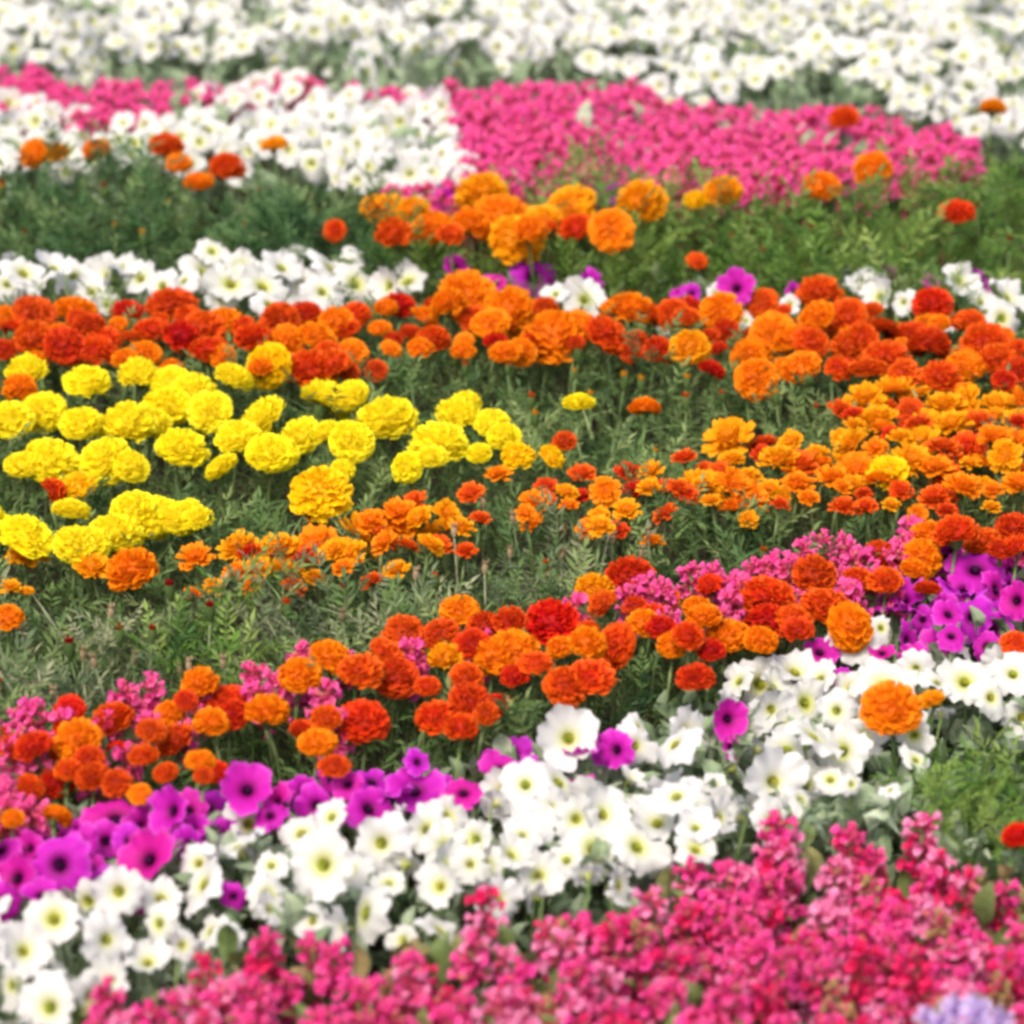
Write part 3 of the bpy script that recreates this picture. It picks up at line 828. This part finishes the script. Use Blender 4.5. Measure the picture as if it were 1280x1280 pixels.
take(UPO, (425, 0), [(150,770,165),(200,870,130,'ro'),(270,770,110),(350,840,150),(540,700,165),(620,780,200),(630,865,190),(480,820,130),(850,750,165),(890,840,130,'ro'),
    (760,800,110),(1000,830,140),(1120,750,150,'yo'),(780,850,80,'ro'),(400,870,90,'ro'),(700,850,110)])

def lb(words, extra=''): return words
GR = {}
def put_petunias(rows, c, z, label, group, zj=.02, el=(18, 72)):
    for r in rows:
        u, v, w = r[0], r[1], r[2]
        zz = z + random.gauss(0, zj)
        p = at(u, v, zz)
        R_ = max(w * (1.05 if c == 'white' else 1.04) / ppm(p) / 2, .016)
        petunia(c, p, min(R_, .056), face_dir(*el), label, group)
put_petunias([r for r in W_NEAR if not (abs(r[0] - 710.5) < 3 and abs(r[1] - 922) < 6)], 'white', Z_PET,
             'white petunia|in the drift above pink salvia', 'white petunias beside the pink salvia')
for r in W_NEAR:
    if abs(r[0] - 710.5) < 3 and abs(r[1] - 922) < 6:
        p = at(r[0], r[1], Z_PET + .02)
        petunia('white', p, .049, Vector((0, -.8, .6)), 'single wide-open white petunia standing up against dark leaves of the red marigolds', None)
put_petunias(MAG, 'magenta', Z_PET, 'magenta petunia|in the band along the white drift', 'magenta petunias beside the white drift')
put_petunias(MAGM, 'magenta', Z_PET, 'magenta petunia|behind the long marigold row', 'magenta petunias behind the orange row')
put_petunias(W_MID, 'white', Z_PET + .01, 'white petunia|in the narrow row before bushes', 'white petunias in the narrow row')

drift = [(0, 1140), (130, 1085), (270, 1015), (420, 1015), (600, 990), (670, 910), (720, 900), (830, 905), (900, 865), (920, 835), (1050, 790), (1100, 800), (1160, 840), (1280, 810),
         (1280, 870), (1180, 885), (1060, 950), (1040, 985), (960, 1005), (880, 1040), (830, 1065), (640, 1130), (500, 1150), (330, 1150), (190, 1185), (110, 1255), (0, 1270)]
bandm = [[(0, 1060), (110, 1010), (180, 1000), (300, 985), (420, 980), (540, 965), (560, 990), (420, 1020), (300, 1020), (240, 1060), (190, 1100), (100, 1090), (0, 1150)],
         [(1040, 800), (1100, 740), (1170, 690), (1280, 680), (1280, 790), (1150, 800), (1120, 830)], [(600, 960), (760, 930), (780, 950), (650, 975)]]
for poly in bandm:
    for x, y in poisson(plan(poly, Z_PET), .042, 20000, placed):
        petunia('magenta', (x, y, Z_PET - .012 + random.gauss(0, .015)), random.uniform(.022, .036), face_dir(0, 80, 150), 'small magenta petunia|tucked low along the white drift', 'small magenta petunias along the drift')
fill = poisson(plan(drift, Z_PET), .047, 30000, placed)
for x, y in fill:
    a = random.uniform(0, 6.28); e = math.radians(random.uniform(5, 60))
    petunia('white', (x, y, Z_PET - .022 + random.gauss(0, .012)), random.uniform(.024, .036), Vector((math.cos(a) * math.cos(e), math.sin(a) * math.cos(e) - .25, math.sin(e))),
            'small white petunia|tucked low in the white drift', 'small white petunias in the drift')
def put_marigolds(rows, z, where, french=False, default='o', zj=.012, gname=''):
    for r in rows:
        u, v, w = r[:3]; c = r[3] if len(r) > 3 else default
        zz = z + random.gauss(0, zj)
        p = at(u, v, zz)
        R_ = max(w * (1.27 if french else 1.14 if c in 'yg' else 1.17) * random.uniform(.93, 1.06) / ppm(p) / 2, .014)
        k = 'crested' if french else 'pompom'
        marigold(c, p, R_, f'{CN[c]} {k} marigold|{where}', f'{CN[c]} marigolds {gname or where}', french)
put_marigolds([r for r in YEL if not (r[0] > 700 or (390 < r[0] < 402 and r[1] > 595))], Z_MAR, 'in the yellow patch', default='y')
p = at(396, 602, Z_MAR + .02)
marigold('g', p, .050, 'large round golden marigold standing tall at front of the yellow patch', None, tilt=Vector((.12, -.6, .8)))
p = at(687, 570, Z_MAR); marigold('g', p, .024, 'small golden marigold at the tip of yellow patch beside amber marigolds', None)
p = at(724, 500, Z_MAR + .03); marigold('y', p, .031, 'lone flat yellow marigold on a stalk among green leaves', None, tilt=Vector((0, .25, 1)))
p = at(808, 507, Z_MAR + .02); marigold('o', p, .030, 'lone orange marigold among dark green leaves near the yellow one', None)
p = at(706, 549, Z_MAR); marigold('r', p, .022, 'small dark red marigold beside the small golden one', None)
p = at(60, 609, Z_MAR); marigold('ro', p, .029, 'single red-orange marigold among the lemon yellow ones', None)
p = at(168, 712, Z_MAR); marigold('o', p, .043, 'vivid orange pompom marigold just below the yellow patch', None)
p = at(12, 770, Z_MAR); marigold('o', p, .028, 'orange pompom marigold by itself above grey olive foliage', None)
p = at(33, 738, Z_MAR - .02); marigold('yo', p, .012, 'tiny amber marigold bud above grey olive foliage', None)
put_marigolds(RED, Z_MAR + .005, 'in the diagonal row', gname='in the diagonal row')
put_marigolds(ROWM, Z_MAR, 'in the long row', gname='in the long row')
put_marigolds(FRN, Z_MAR - .01, 'in the amber marigold patch', True, gname='in the amber patch')
put_marigolds([r if len(r) > 3 or k % 2 else r + ('yo',) for k, r in enumerate(UPO)], Z_MAR + .045, 'in the cluster below the pink bed', gname='in the cluster below the pink bed')
def fill_row(poly, d, r0, r1, cols, place, gname, french=False, drop=.02):
    for x, y in poisson(plan(poly, Z_MAR), d, 20000, placed):
        c = random.choice(cols); k = 'crested' if french else 'pompom'
        marigold(c, (x, y, Z_MAR - drop + random.gauss(0, .012)), random.uniform(r0, r1), f'{CN[c]} {k} marigold|{place}', f'{CN[c]} marigolds {gname}', french)
fill_row([(0, 900), (330, 850), (480, 800), (600, 760), (740, 740), (900, 720), (1040, 745), (900, 800), (740, 830), (600, 870), (420, 900), (250, 950), (60, 1000), (0, 1020)], .060, .017, .026, ('ro', 'r', 'o', 'ro', 'R'), 'in the diagonal row', 'in the diagonal row')
fill_row([(0, 385), (430, 385), (560, 370), (1000, 370), (1280, 400), (1280, 455), (1060, 450), (850, 425), (600, 425), (430, 460), (300, 440), (0, 440)], .060, .018, .028, ('ro', 'o', 'r', 'o'), 'in the long row', 'in the long row')
fill_row([(1060, 480), (1280, 470), (1280, 605), (1180, 620), (850, 632), (640, 640), (660, 590), (760, 575), (880, 560), (1040, 545)], .046, .017, .026, ('yo', 'yo', 'o', 'ro', 'r'), 'in the amber marigold patch', 'in the amber patch', True)
fill_row([(230, 690), (420, 645), (570, 618), (620, 610), (590, 672), (470, 705), (340, 728), (240, 720)], .046, .017, .025, ('yo', 'o', 'ro'), 'in the amber marigold patch', 'in the amber patch', True)
# marigolds that stand alone
def lone(u, v, wpx, c, label, dz=0.0, tilt=None, french=False):
    p = at(u, v, Z_MAR + dz + (.025 if v < 330 else 0)); marigold(c, p, wpx / ppm(p) / 2, label, None, tilt=tilt, french=french)
lone(1115, 881, 78, 'o', 'bright orange pompom marigold standing up in front of white petunias', .03, Vector((.05, -.35, 1)))
lone(1169, 872, 38, 'yo', 'faded amber marigold half behind the bright orange one among white petunias', .02)
lone(1272, 798, 38, 'ro', 'red-orange marigold between magenta and white petunias', 0)
lone(1272, 1045, 40, 'R', 'scarlet marigold beside the bright green clump and pink salvia', 0)
lone(1025, 228, 48, 'o', 'orange globe marigold on top of the green bushes', .03)
lone(1097, 208, 50, 'o', 'orange marigold on the green bushes against the rose pink bed', .03)
lone(906, 235, 52, 'yo', 'amber marigold leaning at the edge of the green bushes', .02)
lone(870, 248, 32, 'g', 'dull golden marigold low in the green bushes', .0)
lone(1055, 145, 40, 'ro', 'hazy red-orange marigold inside the rose pink bed', .02)
lone(1196, 262, 48, 'R', 'red marigold on the dark green bush', .02)
lone(1241, 134, 36, 'yo', 'amber marigold seen side-on, alone on a stalk against white petunias', .05, Vector((.1, .35, .8)))
lone(872, 326, 28, 'ro', 'small red-orange marigold at foot of the green bushes', -.01)
lone(422, 282, 30, 'ro', 'small red-orange marigold in green bushes beside the orange cluster', .0)
lone(46, 186, 42, 'o', 'orange marigold beside its twin against the white petunia patch', .03)
lone(71, 188, 32, 'yo', 'amber marigold beside its twin against the white petunia patch', .03)
lone(124, 184, 38, 'o', 'orange marigold standing singly above the leafy bushes before white petunias', .03)
lone(205, 180, 46, 'ro', 'tall red-orange marigold above the leafy bushes before white petunias', .03)
lone(226, 202, 32, 'o', 'small orange marigold tucked under the tall red-orange one', .02)
lone(249, 223, 40, 'o', 'orange marigold low among leaves beside a red-orange one', .02)
lone(279, 206, 46, 'ro', 'red-orange marigold next to the low orange one', .02)
lone(342, 180, 34, 'yo', 'brownish amber marigold on a tall stalk against white petunias', .05)

# ------------------------------------------------------------------ pink salvia
front = [(-12, 1300), (90, 1270), (190, 1214), (330, 1178), (420, 1182), (540, 1172), (640, 1138), (760, 1105), (850, 1065), (930, 1022), (975, 1018), (1010, 1035), (1080, 1055), (1140, 1030),
         (1200, 1068), (1292, 1098), (1292, 1330), (-12, 1330)]
pf = plan(front, .315)
lx, ly, _ = at(1208, 1275, .30)
pts = [q for q in poisson(pf, .0385, 80000) if not (abs(q[0] - lx) < .085 and ly - .17 < q[1] < ly + .06)]
for x, y in pts:
    c, w = random.choices([('pink', 'hot pink'), ('pinkpale', 'pale pink'), ('pinkcrim', 'crimson pink'), ('spent', 'spent tan')], (5.5, 2.0, 1.6, .7))[0]
    salvia(x, y,   .285 + random.gauss(0, .016), c, f'{w} salvia spike|in the front bed', f'{w} salvia in the front bed', random.choice((3, 4, 4)))
n_front = len(pts)
for u, v in [(1146, 1024), (965, 1036), (417, 1195), (330, 1185)]:
    p = at(u, v, .30); salvia(p[0], p[1], .315, 'pink', 'taller hot pink salvia spike rising at the edge of the front bed', 'taller salvia at the bed edge')
# pink behind the red row
pinks = [(0,640,500,680),(0,640,560,670),(0,640,100,780),(0,640,30,800),(0,640,160,800),(0,640,460,880),(0,640,430,920),(0,640,980,620),(0,640,1060,540),(0,640,940,640),(0,640,1170,690),(0,640,1210,700),(0,640,20,930),
         (0,640,700,690),(0,640,60,920),(0,960,30,60),(0,960,70,90),(0,960,20,10),(425,640,500,500),(425,640,270,540),(425,640,920,390),(425,640,1140,300),(425,640,1210,320),(425,640,1250,270),
         (425,640,1260,390),(425,640,1180,280),(850,640,40,270),(850,640,90,230),(850,640,140,270),(850,640,200,250),(850,640,260,220),(850,640,320,190),(850,640,370,210),(850,640,430,240),(850,640,480,290),
         (850,640,210,310),(850,640,530,130),(850,640,480,160),(850,640,570,140),(850,640,610,190),(850,640,810,120),(850,640,760,130),(850,640,780,270),(850,640,860,110),(850,640,980,50),(850,640,1080,40),(850,640,20,330),
         (850,640,1210,80),(850,640,1260,20),(850,640,680,290),(425,640,240,580)]
for a, b, X, Y in pinks:
    u, v = px(X, Y, (a, b))
    p = at(u + random.uniform(-3, 3), v + 2, .29)
    salvia(p[0], p[1], .305 + random.gauss(0, .006), 'pinkfar', 'rose pink salvia spike|among the diagonal marigold row', 'pink salvia in the marigold row', 3)
n_row = 0
for poly in ([(800, 745), (900, 715), (1010, 690), (1060, 676), (1190, 660), (1290, 645), (1290, 665), (1180, 695), (1050, 730), (960, 752), (900, 765), (810, 770)], [(-5, 900), (90, 885), (200, 865), (215, 885), (140, 915), (60, 955), (50, 1000), (-5, 1010)],
             [(320, 855), (370, 818), (420, 805), (430, 825), (360, 870), (330, 885)]):
    for x, y in poisson(plan(poly, .30), .041, 30000, placed):
        n_row += 1
        salvia(x, y, .300 + random.gauss(0, .006), 'pinkfar', 'rose pink salvia spike|among the diagonal marigold row', 'pink salvia in the marigold row', 3)

far_pink = [[(-60, 85), (40, 78), (75, 98), (110, 100), (200, 100), (320, 98), (395, 92), (400, 106), (335, 116), (250, 122), (170, 140), (110, 150), (60, 135), (-60, 132)],
            [(430, 108), (560, 102), (700, 98), (790, 100), (830, 125), (930, 130), (1080, 128), (1125, 150), (1215, 165), (1215, 205), (1110, 205), (1010, 208), (900, 228), (770, 240), (690, 240), (590, 228), (570, 190), (560, 128), (470, 118)],
            [(470, 232), (580, 225), (590, 250), (480, 255)]]
cand = []
for poly in far_pink:
    cand += poisson(plan(poly, .30), .047, 60000, placed)
cand.sort(key=lambda p: p[1])
quota = max(0, 300 - n_front - len(pinks) - 4 - n_row)
for x, y in cand[:quota]:
    salvia(x, y, .285 + random.gauss(0, .008), 'pinkfar', 'rose pink salvia spike|in the far bed', 'pink salvia in the far bed', 3)
sal_low = []
for k in range(4):
    t = T()
    for q in range(3):
        t.merge(WH_T[(k + q) % 6], Matrix.Translation((0, 0, -.012 - .022 * q)) @ Matrix.Scale(.9 + .1 * q, 4) @ Matrix.Rotation(k + q, 4, 'Z'))
    t.merge(TIP_T[k % 3], Matrix.Translation((0, 0, -.008)))
    tube_T(t, [(0, 0, -.29), (0, 0, -.01)], [.003, .002], 4, m=1)
    sal_low.append(t)
def salvia_mass(name, label, pts, c, h=.285):
    items = [(random.randrange(4), Matrix.Translation((x, y, h + random.gauss(0, .009))) @ Matrix.Rotation(random.uniform(0, 6.28), 4, 'Z') @ Matrix.Scale(random.uniform(1.0, 1.3), 4), random.random()) for x, y in pts]
    o = link(name, scatter_mesh(name, sal_low, items, [M[c], M['scal']])); tag(o, label, 'salvia', kind='stuff')
salvia_mass('pink_salvia_bed', 'mass of rose pink salvia in the far bed', cand[quota:], 'pinkfar')

# ------------------------------------------------------------------ white beds further off
up_left = [(-40, 128), (60, 130), (110, 155), (170, 138), (250, 122), (340, 105), (440, 118), (470, 115), (560, 132), (575, 190), (585, 226), (470, 238), (430, 225), (330, 195), (240, 205), (-40, 212)]
far_white = [[(-60, -10), (1320, -10), (1320, 190), (1225, 178), (1215, 160), (1130, 148), (1110, 105), (1000, 88), (880, 122), (835, 118), (795, 88), (700, 68), (560, 66), (480, 80), (400, 62), (250, 62), (130, 78), (90, 92), (50, 70), (-60, 75)]]
ul = poisson(plan(up_left, Z_FAR), .068, 40000, [q for q in placed])
fw = []
for poly in far_white: fw += poisson(plan(poly, Z_FAR), .064, 60000, [q for q in placed])
for u, v in [(458, 88), (1245, 160), (345, 97), (1180, 135)]:
    ul.append(at(u, v, Z_FAR)[:2])
def white_lab(x, y): return frame_uv(x, y, Z_FAR)
ul_tall = ul
near_w = 20 + len(W_NEAR) + len(W_MID) + len(fill)
for x, y in ul:
    petunia('white', (x, y, Z_FAR + random.gauss(0, .015)), random.uniform(.036, .046), face_dir(15, 55), 'white petunia|between bushes and the pink bed', 'white petunias beside the pink bed', detail=False)
fw.sort(key=lambda p: p[1])
quota = max(0, 300 - near_w - len(ul))
for x, y in fw[:quota]:
    petunia('white', (x, y, Z_FAR + random.gauss(0, .02)), random.uniform(.036, .048), face_dir(5, 85, 130), 'white petunia|in the wide bed beyond the pink', 'white petunias in the wide far bed', detail=False)
def petunia_mass(name, label, pts, c, z, r0=.036, r1=.048, el=(2, 85)):
    items = []
    for x, y in pts:
        n = face_dir(*el, 130); R_ = random.uniform(r0, r1)
        q = n.to_track_quat('Z', 'Y').to_matrix().to_4x4() @ Matrix.Rotation(random.uniform(0, 6.28), 4, 'Z')
        items.append((random.randrange(4), Matrix.Translation(Vector((x, y, z + random.gauss(0, .02))) - n * .5 * R_) @ q @ Matrix.Scale(R_, 4), random.random()))
    o = link(name, scatter_mesh(name, _full, items, [M[c], M['calyx']])); tag(o, label, 'petunia', kind='stuff')
more = poisson(plan([(-350, -260), (1630, -260), (1630, 170), (1325, 190), (1325, -12), (-65, -12), (-65, 75), (-350, 75)], Z_FAR), .075, 60000)
petunia_mass('white_petunia_bed', 'mass of white petunias filling the wide bed beyond the pink', fw[quota:] + more, 'white', Z_FAR)

# ------------------------------------------------------------------ the beds running on past both sides
def sides(poly):
    """the parts of a band beyond the sides of the picture"""
    return poly
def outside(pts, z, pad=25):
    return [p for p in pts if not (-pad < frame_uv(p[0], p[1], z)[0] < 1280 + pad and frame_uv(p[0], p[1], z)[1] < 1300)]
def marigold_mass(name, label, pts, cols, z, r0, r1, french=False):
    temps = FR_T if french else POM_T
    tt = []
    for ci, c in enumerate(cols):
        for t in temps[:2]:
            n = T(); n.merge(t, m=ci); n.merge(calyx_T(), m=len(cols)); tt.append(n)
    items = [(random.randrange(len(tt)), Matrix.Translation((x, y, z + random.gauss(0, .012))) @ Euler((random.gauss(0, .25), random.gauss(0, .25), random.uniform(0, 6))).to_matrix().to_4x4() @ Matrix.Scale(random.uniform(r0, r1), 4), random.random()) for x, y in pts]
    o = link(name, scatter_mesh(name, tt, items, [M[c] for c in cols] + [M['calyx']])); tag(o, label, 'marigold', kind='stuff')
def band(poly, z, d): return outside(poisson(plan(poly, z), d, 30000), z)
sp = band(between([(-350, 1345), (0, 1300), (1280, 1095), (1630, 1005)], [(-350, 1560), (1630, 1560)]), .27, .05)
salvia_mass('pink_salvia_bed', 'hot pink salvia continuing past the ends of the front bed', sp, 'pink')
wl = band([(-350, 1200), (0, 1110), (0, 1270), (-350, 1330)], Z_PET, .07) + band([(1280, 790), (1630, 700), (1630, 880), (1280, 880)], Z_PET, .07)
petunia_mass('white_petunia_bed', 'white petunias continuing past the ends of the drift', wl, 'white', Z_PET, el=(30, 68))
ml = band([(-350, 1170), (0, 1060), (0, 1130), (-350, 1220)], Z_PET, .07) + band([(1280, 700), (1630, 610), (1630, 690), (1280, 790)], Z_PET, .07)
petunia_mass('magenta_petunia_bed', 'magenta petunias continuing past the ends of the band', ml, 'magenta', Z_PET, el=(30, 68))
wm = band([(-350, 325), (0, 325), (0, 370), (-350, 375)], Z_PET, .07) + band([(1280, 345), (1630, 345), (1630, 400), (1280, 400)], Z_PET, .07) + band([(-350, 130), (-30, 130), (-30, 210), (-350, 210)], Z_PET, .07)
petunia_mass('white_petunia_bed', 'white petunias continuing past the ends of the narrow row', wm, 'white', Z_PET, el=(20, 60))
rl = band([(-350, 970), (0, 890), (0, 1040), (-350, 1130)], Z_MAR, .075) + band([(1280, 650), (1630, 590), (1630, 620), (1280, 690)], Z_MAR, .075)
rl += band([(-350, 380), (0, 380), (0, 450), (-350, 450)], Z_MAR, .075) + band([(1280, 400), (1630, 400), (1630, 470), (1280, 470)], Z_MAR, .075)
marigold_mass('marigold_bed', 'red and orange marigolds continuing past the ends of their rows', rl, ['o', 'ro', 'r'], Z_MAR - .02, .032, .046)
yl = band([(-350, 470), (0, 470), (0, 680), (-350, 690)], Z_MAR, .09)
marigold_mass('marigold_bed', 'yellow marigolds continuing past the end of the yellow patch', yl, ['y'], Z_MAR - .02, .038, .05)
fl = band([(1280, 480), (1630, 480), (1630, 600), (1280, 610)], Z_MAR, .07)
marigold_mass('marigold_bed', 'amber marigolds continuing past the end of the amber patch', fl, ['yo', 'o'], Z_MAR - .02, .025, .034, True)

# ------------------------------------------------------------------ lavender bloom at the edge of the front bed
def ageratum(u, v, z, R_):
    x, y, _ = at(u, v, z)
    root = link('lavender_ageratum', None, loc=(x, y, 0)); tag(root, 'fluffy lavender bloom cluster at the edge of the pink salvia', 'ageratum')
    link('stem', STEM[0], root, loc=(0, 0, -.01), scale=(1.2, 1.2, z - .01))
    R = random.Random(5)
    for k in range(13):
        s = math.sqrt((k + .5) / 13); a = k * 2.4
        c = Vector((R_ * s * math.cos(a), R_ * s * math.sin(a), z + R_ * .35 * (1 - s * s)))
        t = T()
        for q in range(60):
            d = Vector((R.gauss(0, 1), R.gauss(0, 1), R.gauss(.5, 1))).normalized()
            e = d * (R_ * .34 * R.uniform(.8, 1.1)); sd_ = d.orthogonal().normalized() * R_ * .02
            t.add([-sd_, sd_, e + sd_ * .9, e - sd_ * .9], [(0, 1, 2), (0, 2, 3)], [0, 0, 1, 1], tint=R.random())
        link('floret_tuft', mesh_T('floret_tuft', t, [M['lav']]), root, loc=c)
ageratum(1208, 1290, .30, .056)

# ------------------------------------------------------------------ dry seed heads in the weedy strip
def seed_head_T(seed):
    R = random.Random(seed); t = T()
    tube_T(t, [(0, 0, 0), (0, 0, .010), (0, 0, .022)], [.003, .0065, .004], 7)
    for k in range(12):
        a = k * .5236; 
        leaflet(t, (.003 * math.cos(a), .003 * math.sin(a), .018), (math.cos(a) * .5, math.sin(a) * .5, 1), (math.cos(a), math.sin(a), .2), R.uniform(.008, .016), .004)
    return t
SEED = [mesh_T('seed_head', seed_head_T(k), [M['dry']]) for k in range(3)]
DRYSTEM = mesh_T('stem', stem_T(77), [M['oleaf']])
strip = [(20, 760), (140, 745), (190, 800), (330, 790), (400, 750), (560, 690), (590, 620), (700, 600), (830, 640), (820, 690), (660, 725), (560, 745), (400, 790), (200, 840), (10, 860)]
for x, y in poisson(plan(strip, .28), .075, 20000, [])[:34]:
    h = .25 + random.gauss(0, .02)
    root = link('dry_seed_head', None, loc=(x, y, 0), rot=(random.gauss(0, .08), random.gauss(0, .08), 0))
    tag(root, 'straw-brown spent flower head on a dry stalk in the weedy green strip', 'seed head', 'spent flower heads in the weedy strip')
    link('stem', DRYSTEM, root, loc=(0, 0, -.01), scale=(.7, .7, h + .012))
    link('seed_head', SEED[random.randrange(3)], root, loc=(0, 0, h), scale=(.85,) * 3)
# ------------------------------------------------------------------ marigold buds on stalks in the green
def bud_T(seed):
    R = random.Random(seed); t = T()
    tube_T(t, [(0, 0, -.004), (0, 0, .004), (0, 0, .013), (0, 0, .018)], [.002, .0058, .0062, .0048], 8, cap=False)
    for k in range(10):
        a = k * .628
        leaflet(t, (.003 * math.cos(a), .003 * math.sin(a), .015), (math.cos(a) * .35, math.sin(a) * .35, 1), (math.cos(a), math.sin(a), 0), R.uniform(.006, .011), .005)
    for q in range(len(t.f) - 40, len(t.f)): t.m[q] = 1
    return t
BUD = {c: mesh_T('bud', bud_T(9), [M['calyx'], M[c]]) for c in ('yo', 'o', 'g', 'ro')}
BN = {'yo': 'amber', 'o': 'orange', 'g': 'golden', 'ro': 'red-orange'}
def buds(poly, d, n, cols, place, h0):
    pts = poisson(plan(poly, h0), d, 12000, placed)
    random.shuffle(pts)
    for x, y in pts[:n]:
        c = random.choice(cols); h = h0 + random.gauss(0, .018)
        root = link('marigold_bud', None, loc=(x, y, 0), rot=(random.gauss(0, .07), random.gauss(0, .07), 0))
        tag(root, f'half-open {BN[c]} marigold bud on a thin stalk {place}', 'bud', f'{BN[c]} buds {place}')
        link('stem', STEM[random.randrange(5)], root, loc=(0, 0, -.01), scale=(.7, .7, h + .008))
        link('bud', BUD[c], root, loc=(0, 0, h), scale=(random.uniform(.9, 1.5),) * 3)
buds([(440, 400), (1040, 440), (1060, 560), (880, 600), (700, 620), (560, 470)], .09, 32, ('yo', 'o', 'g'), 'in the green between yellow and amber patches', .275)
buds([(0, 720), (560, 660), (830, 620), (1280, 610), (1280, 640), (830, 690), (560, 740), (330, 800), (0, 860)], .10, 34, ('yo', 'o', 'ro'), 'in the green strip above the diagonal row', .27)
buds([(0, 230), (400, 235), (830, 260), (1280, 220), (1280, 320), (560, 325), (0, 300)], .14, 22, ('yo', 'g', 'ro'), 'on the leafy bushes', .29)

# ------------------------------------------------------------------ say which bloom is which: size, posture, nearest unlike neighbour
med = {}
for r_ in REG: med.setdefault(r_[0].get("group"), []).append(r_[3])
med = {k: sorted(v)[len(v) // 2] for k, v in med.items()}
for root, label, what, R_, x, y, look in REG:
    if '|' not in label: continue
    subj, place = label.split('|')
    q = R_ / med[root.get("group")]
    sal = what.endswith('salvia')
    size = ('tall ' if q > 1.06 else 'short ' if q < .94 else '') if sal else ('large ' if q > 1.12 else 'small ' if q < .88 and not subj.startswith('small') else '')
    best, bd = None, .085
    for o2, l2, w2, R2, x2, y2, k2 in REG:
        if w2 != what and abs(x2 - x) < bd and abs(y2 - y) < bd:
            d = math.hypot(x2 - x, y2 - y)
            if d < bd: best, bd = w2, d
    art = '' if best is None else (' beside an ' if best[0] in 'aeiou' else ' beside a ') + best
    if len((size + look + subj + " " + place + art).split()) > 15: look = ""
    root["label"] = (size + (look + ' ' if look else '') + subj + ' ' + place + art)
print("objects", len(bpy.data.objects), "front", n_front, "farpink", len(cand), "ul", len(ul), "fw", len(fw), "fill", len(fill), "tris", sum(len(o.data.polygons) for o in bpy.data.objects if o.type == "MESH" and o.get("kind")))
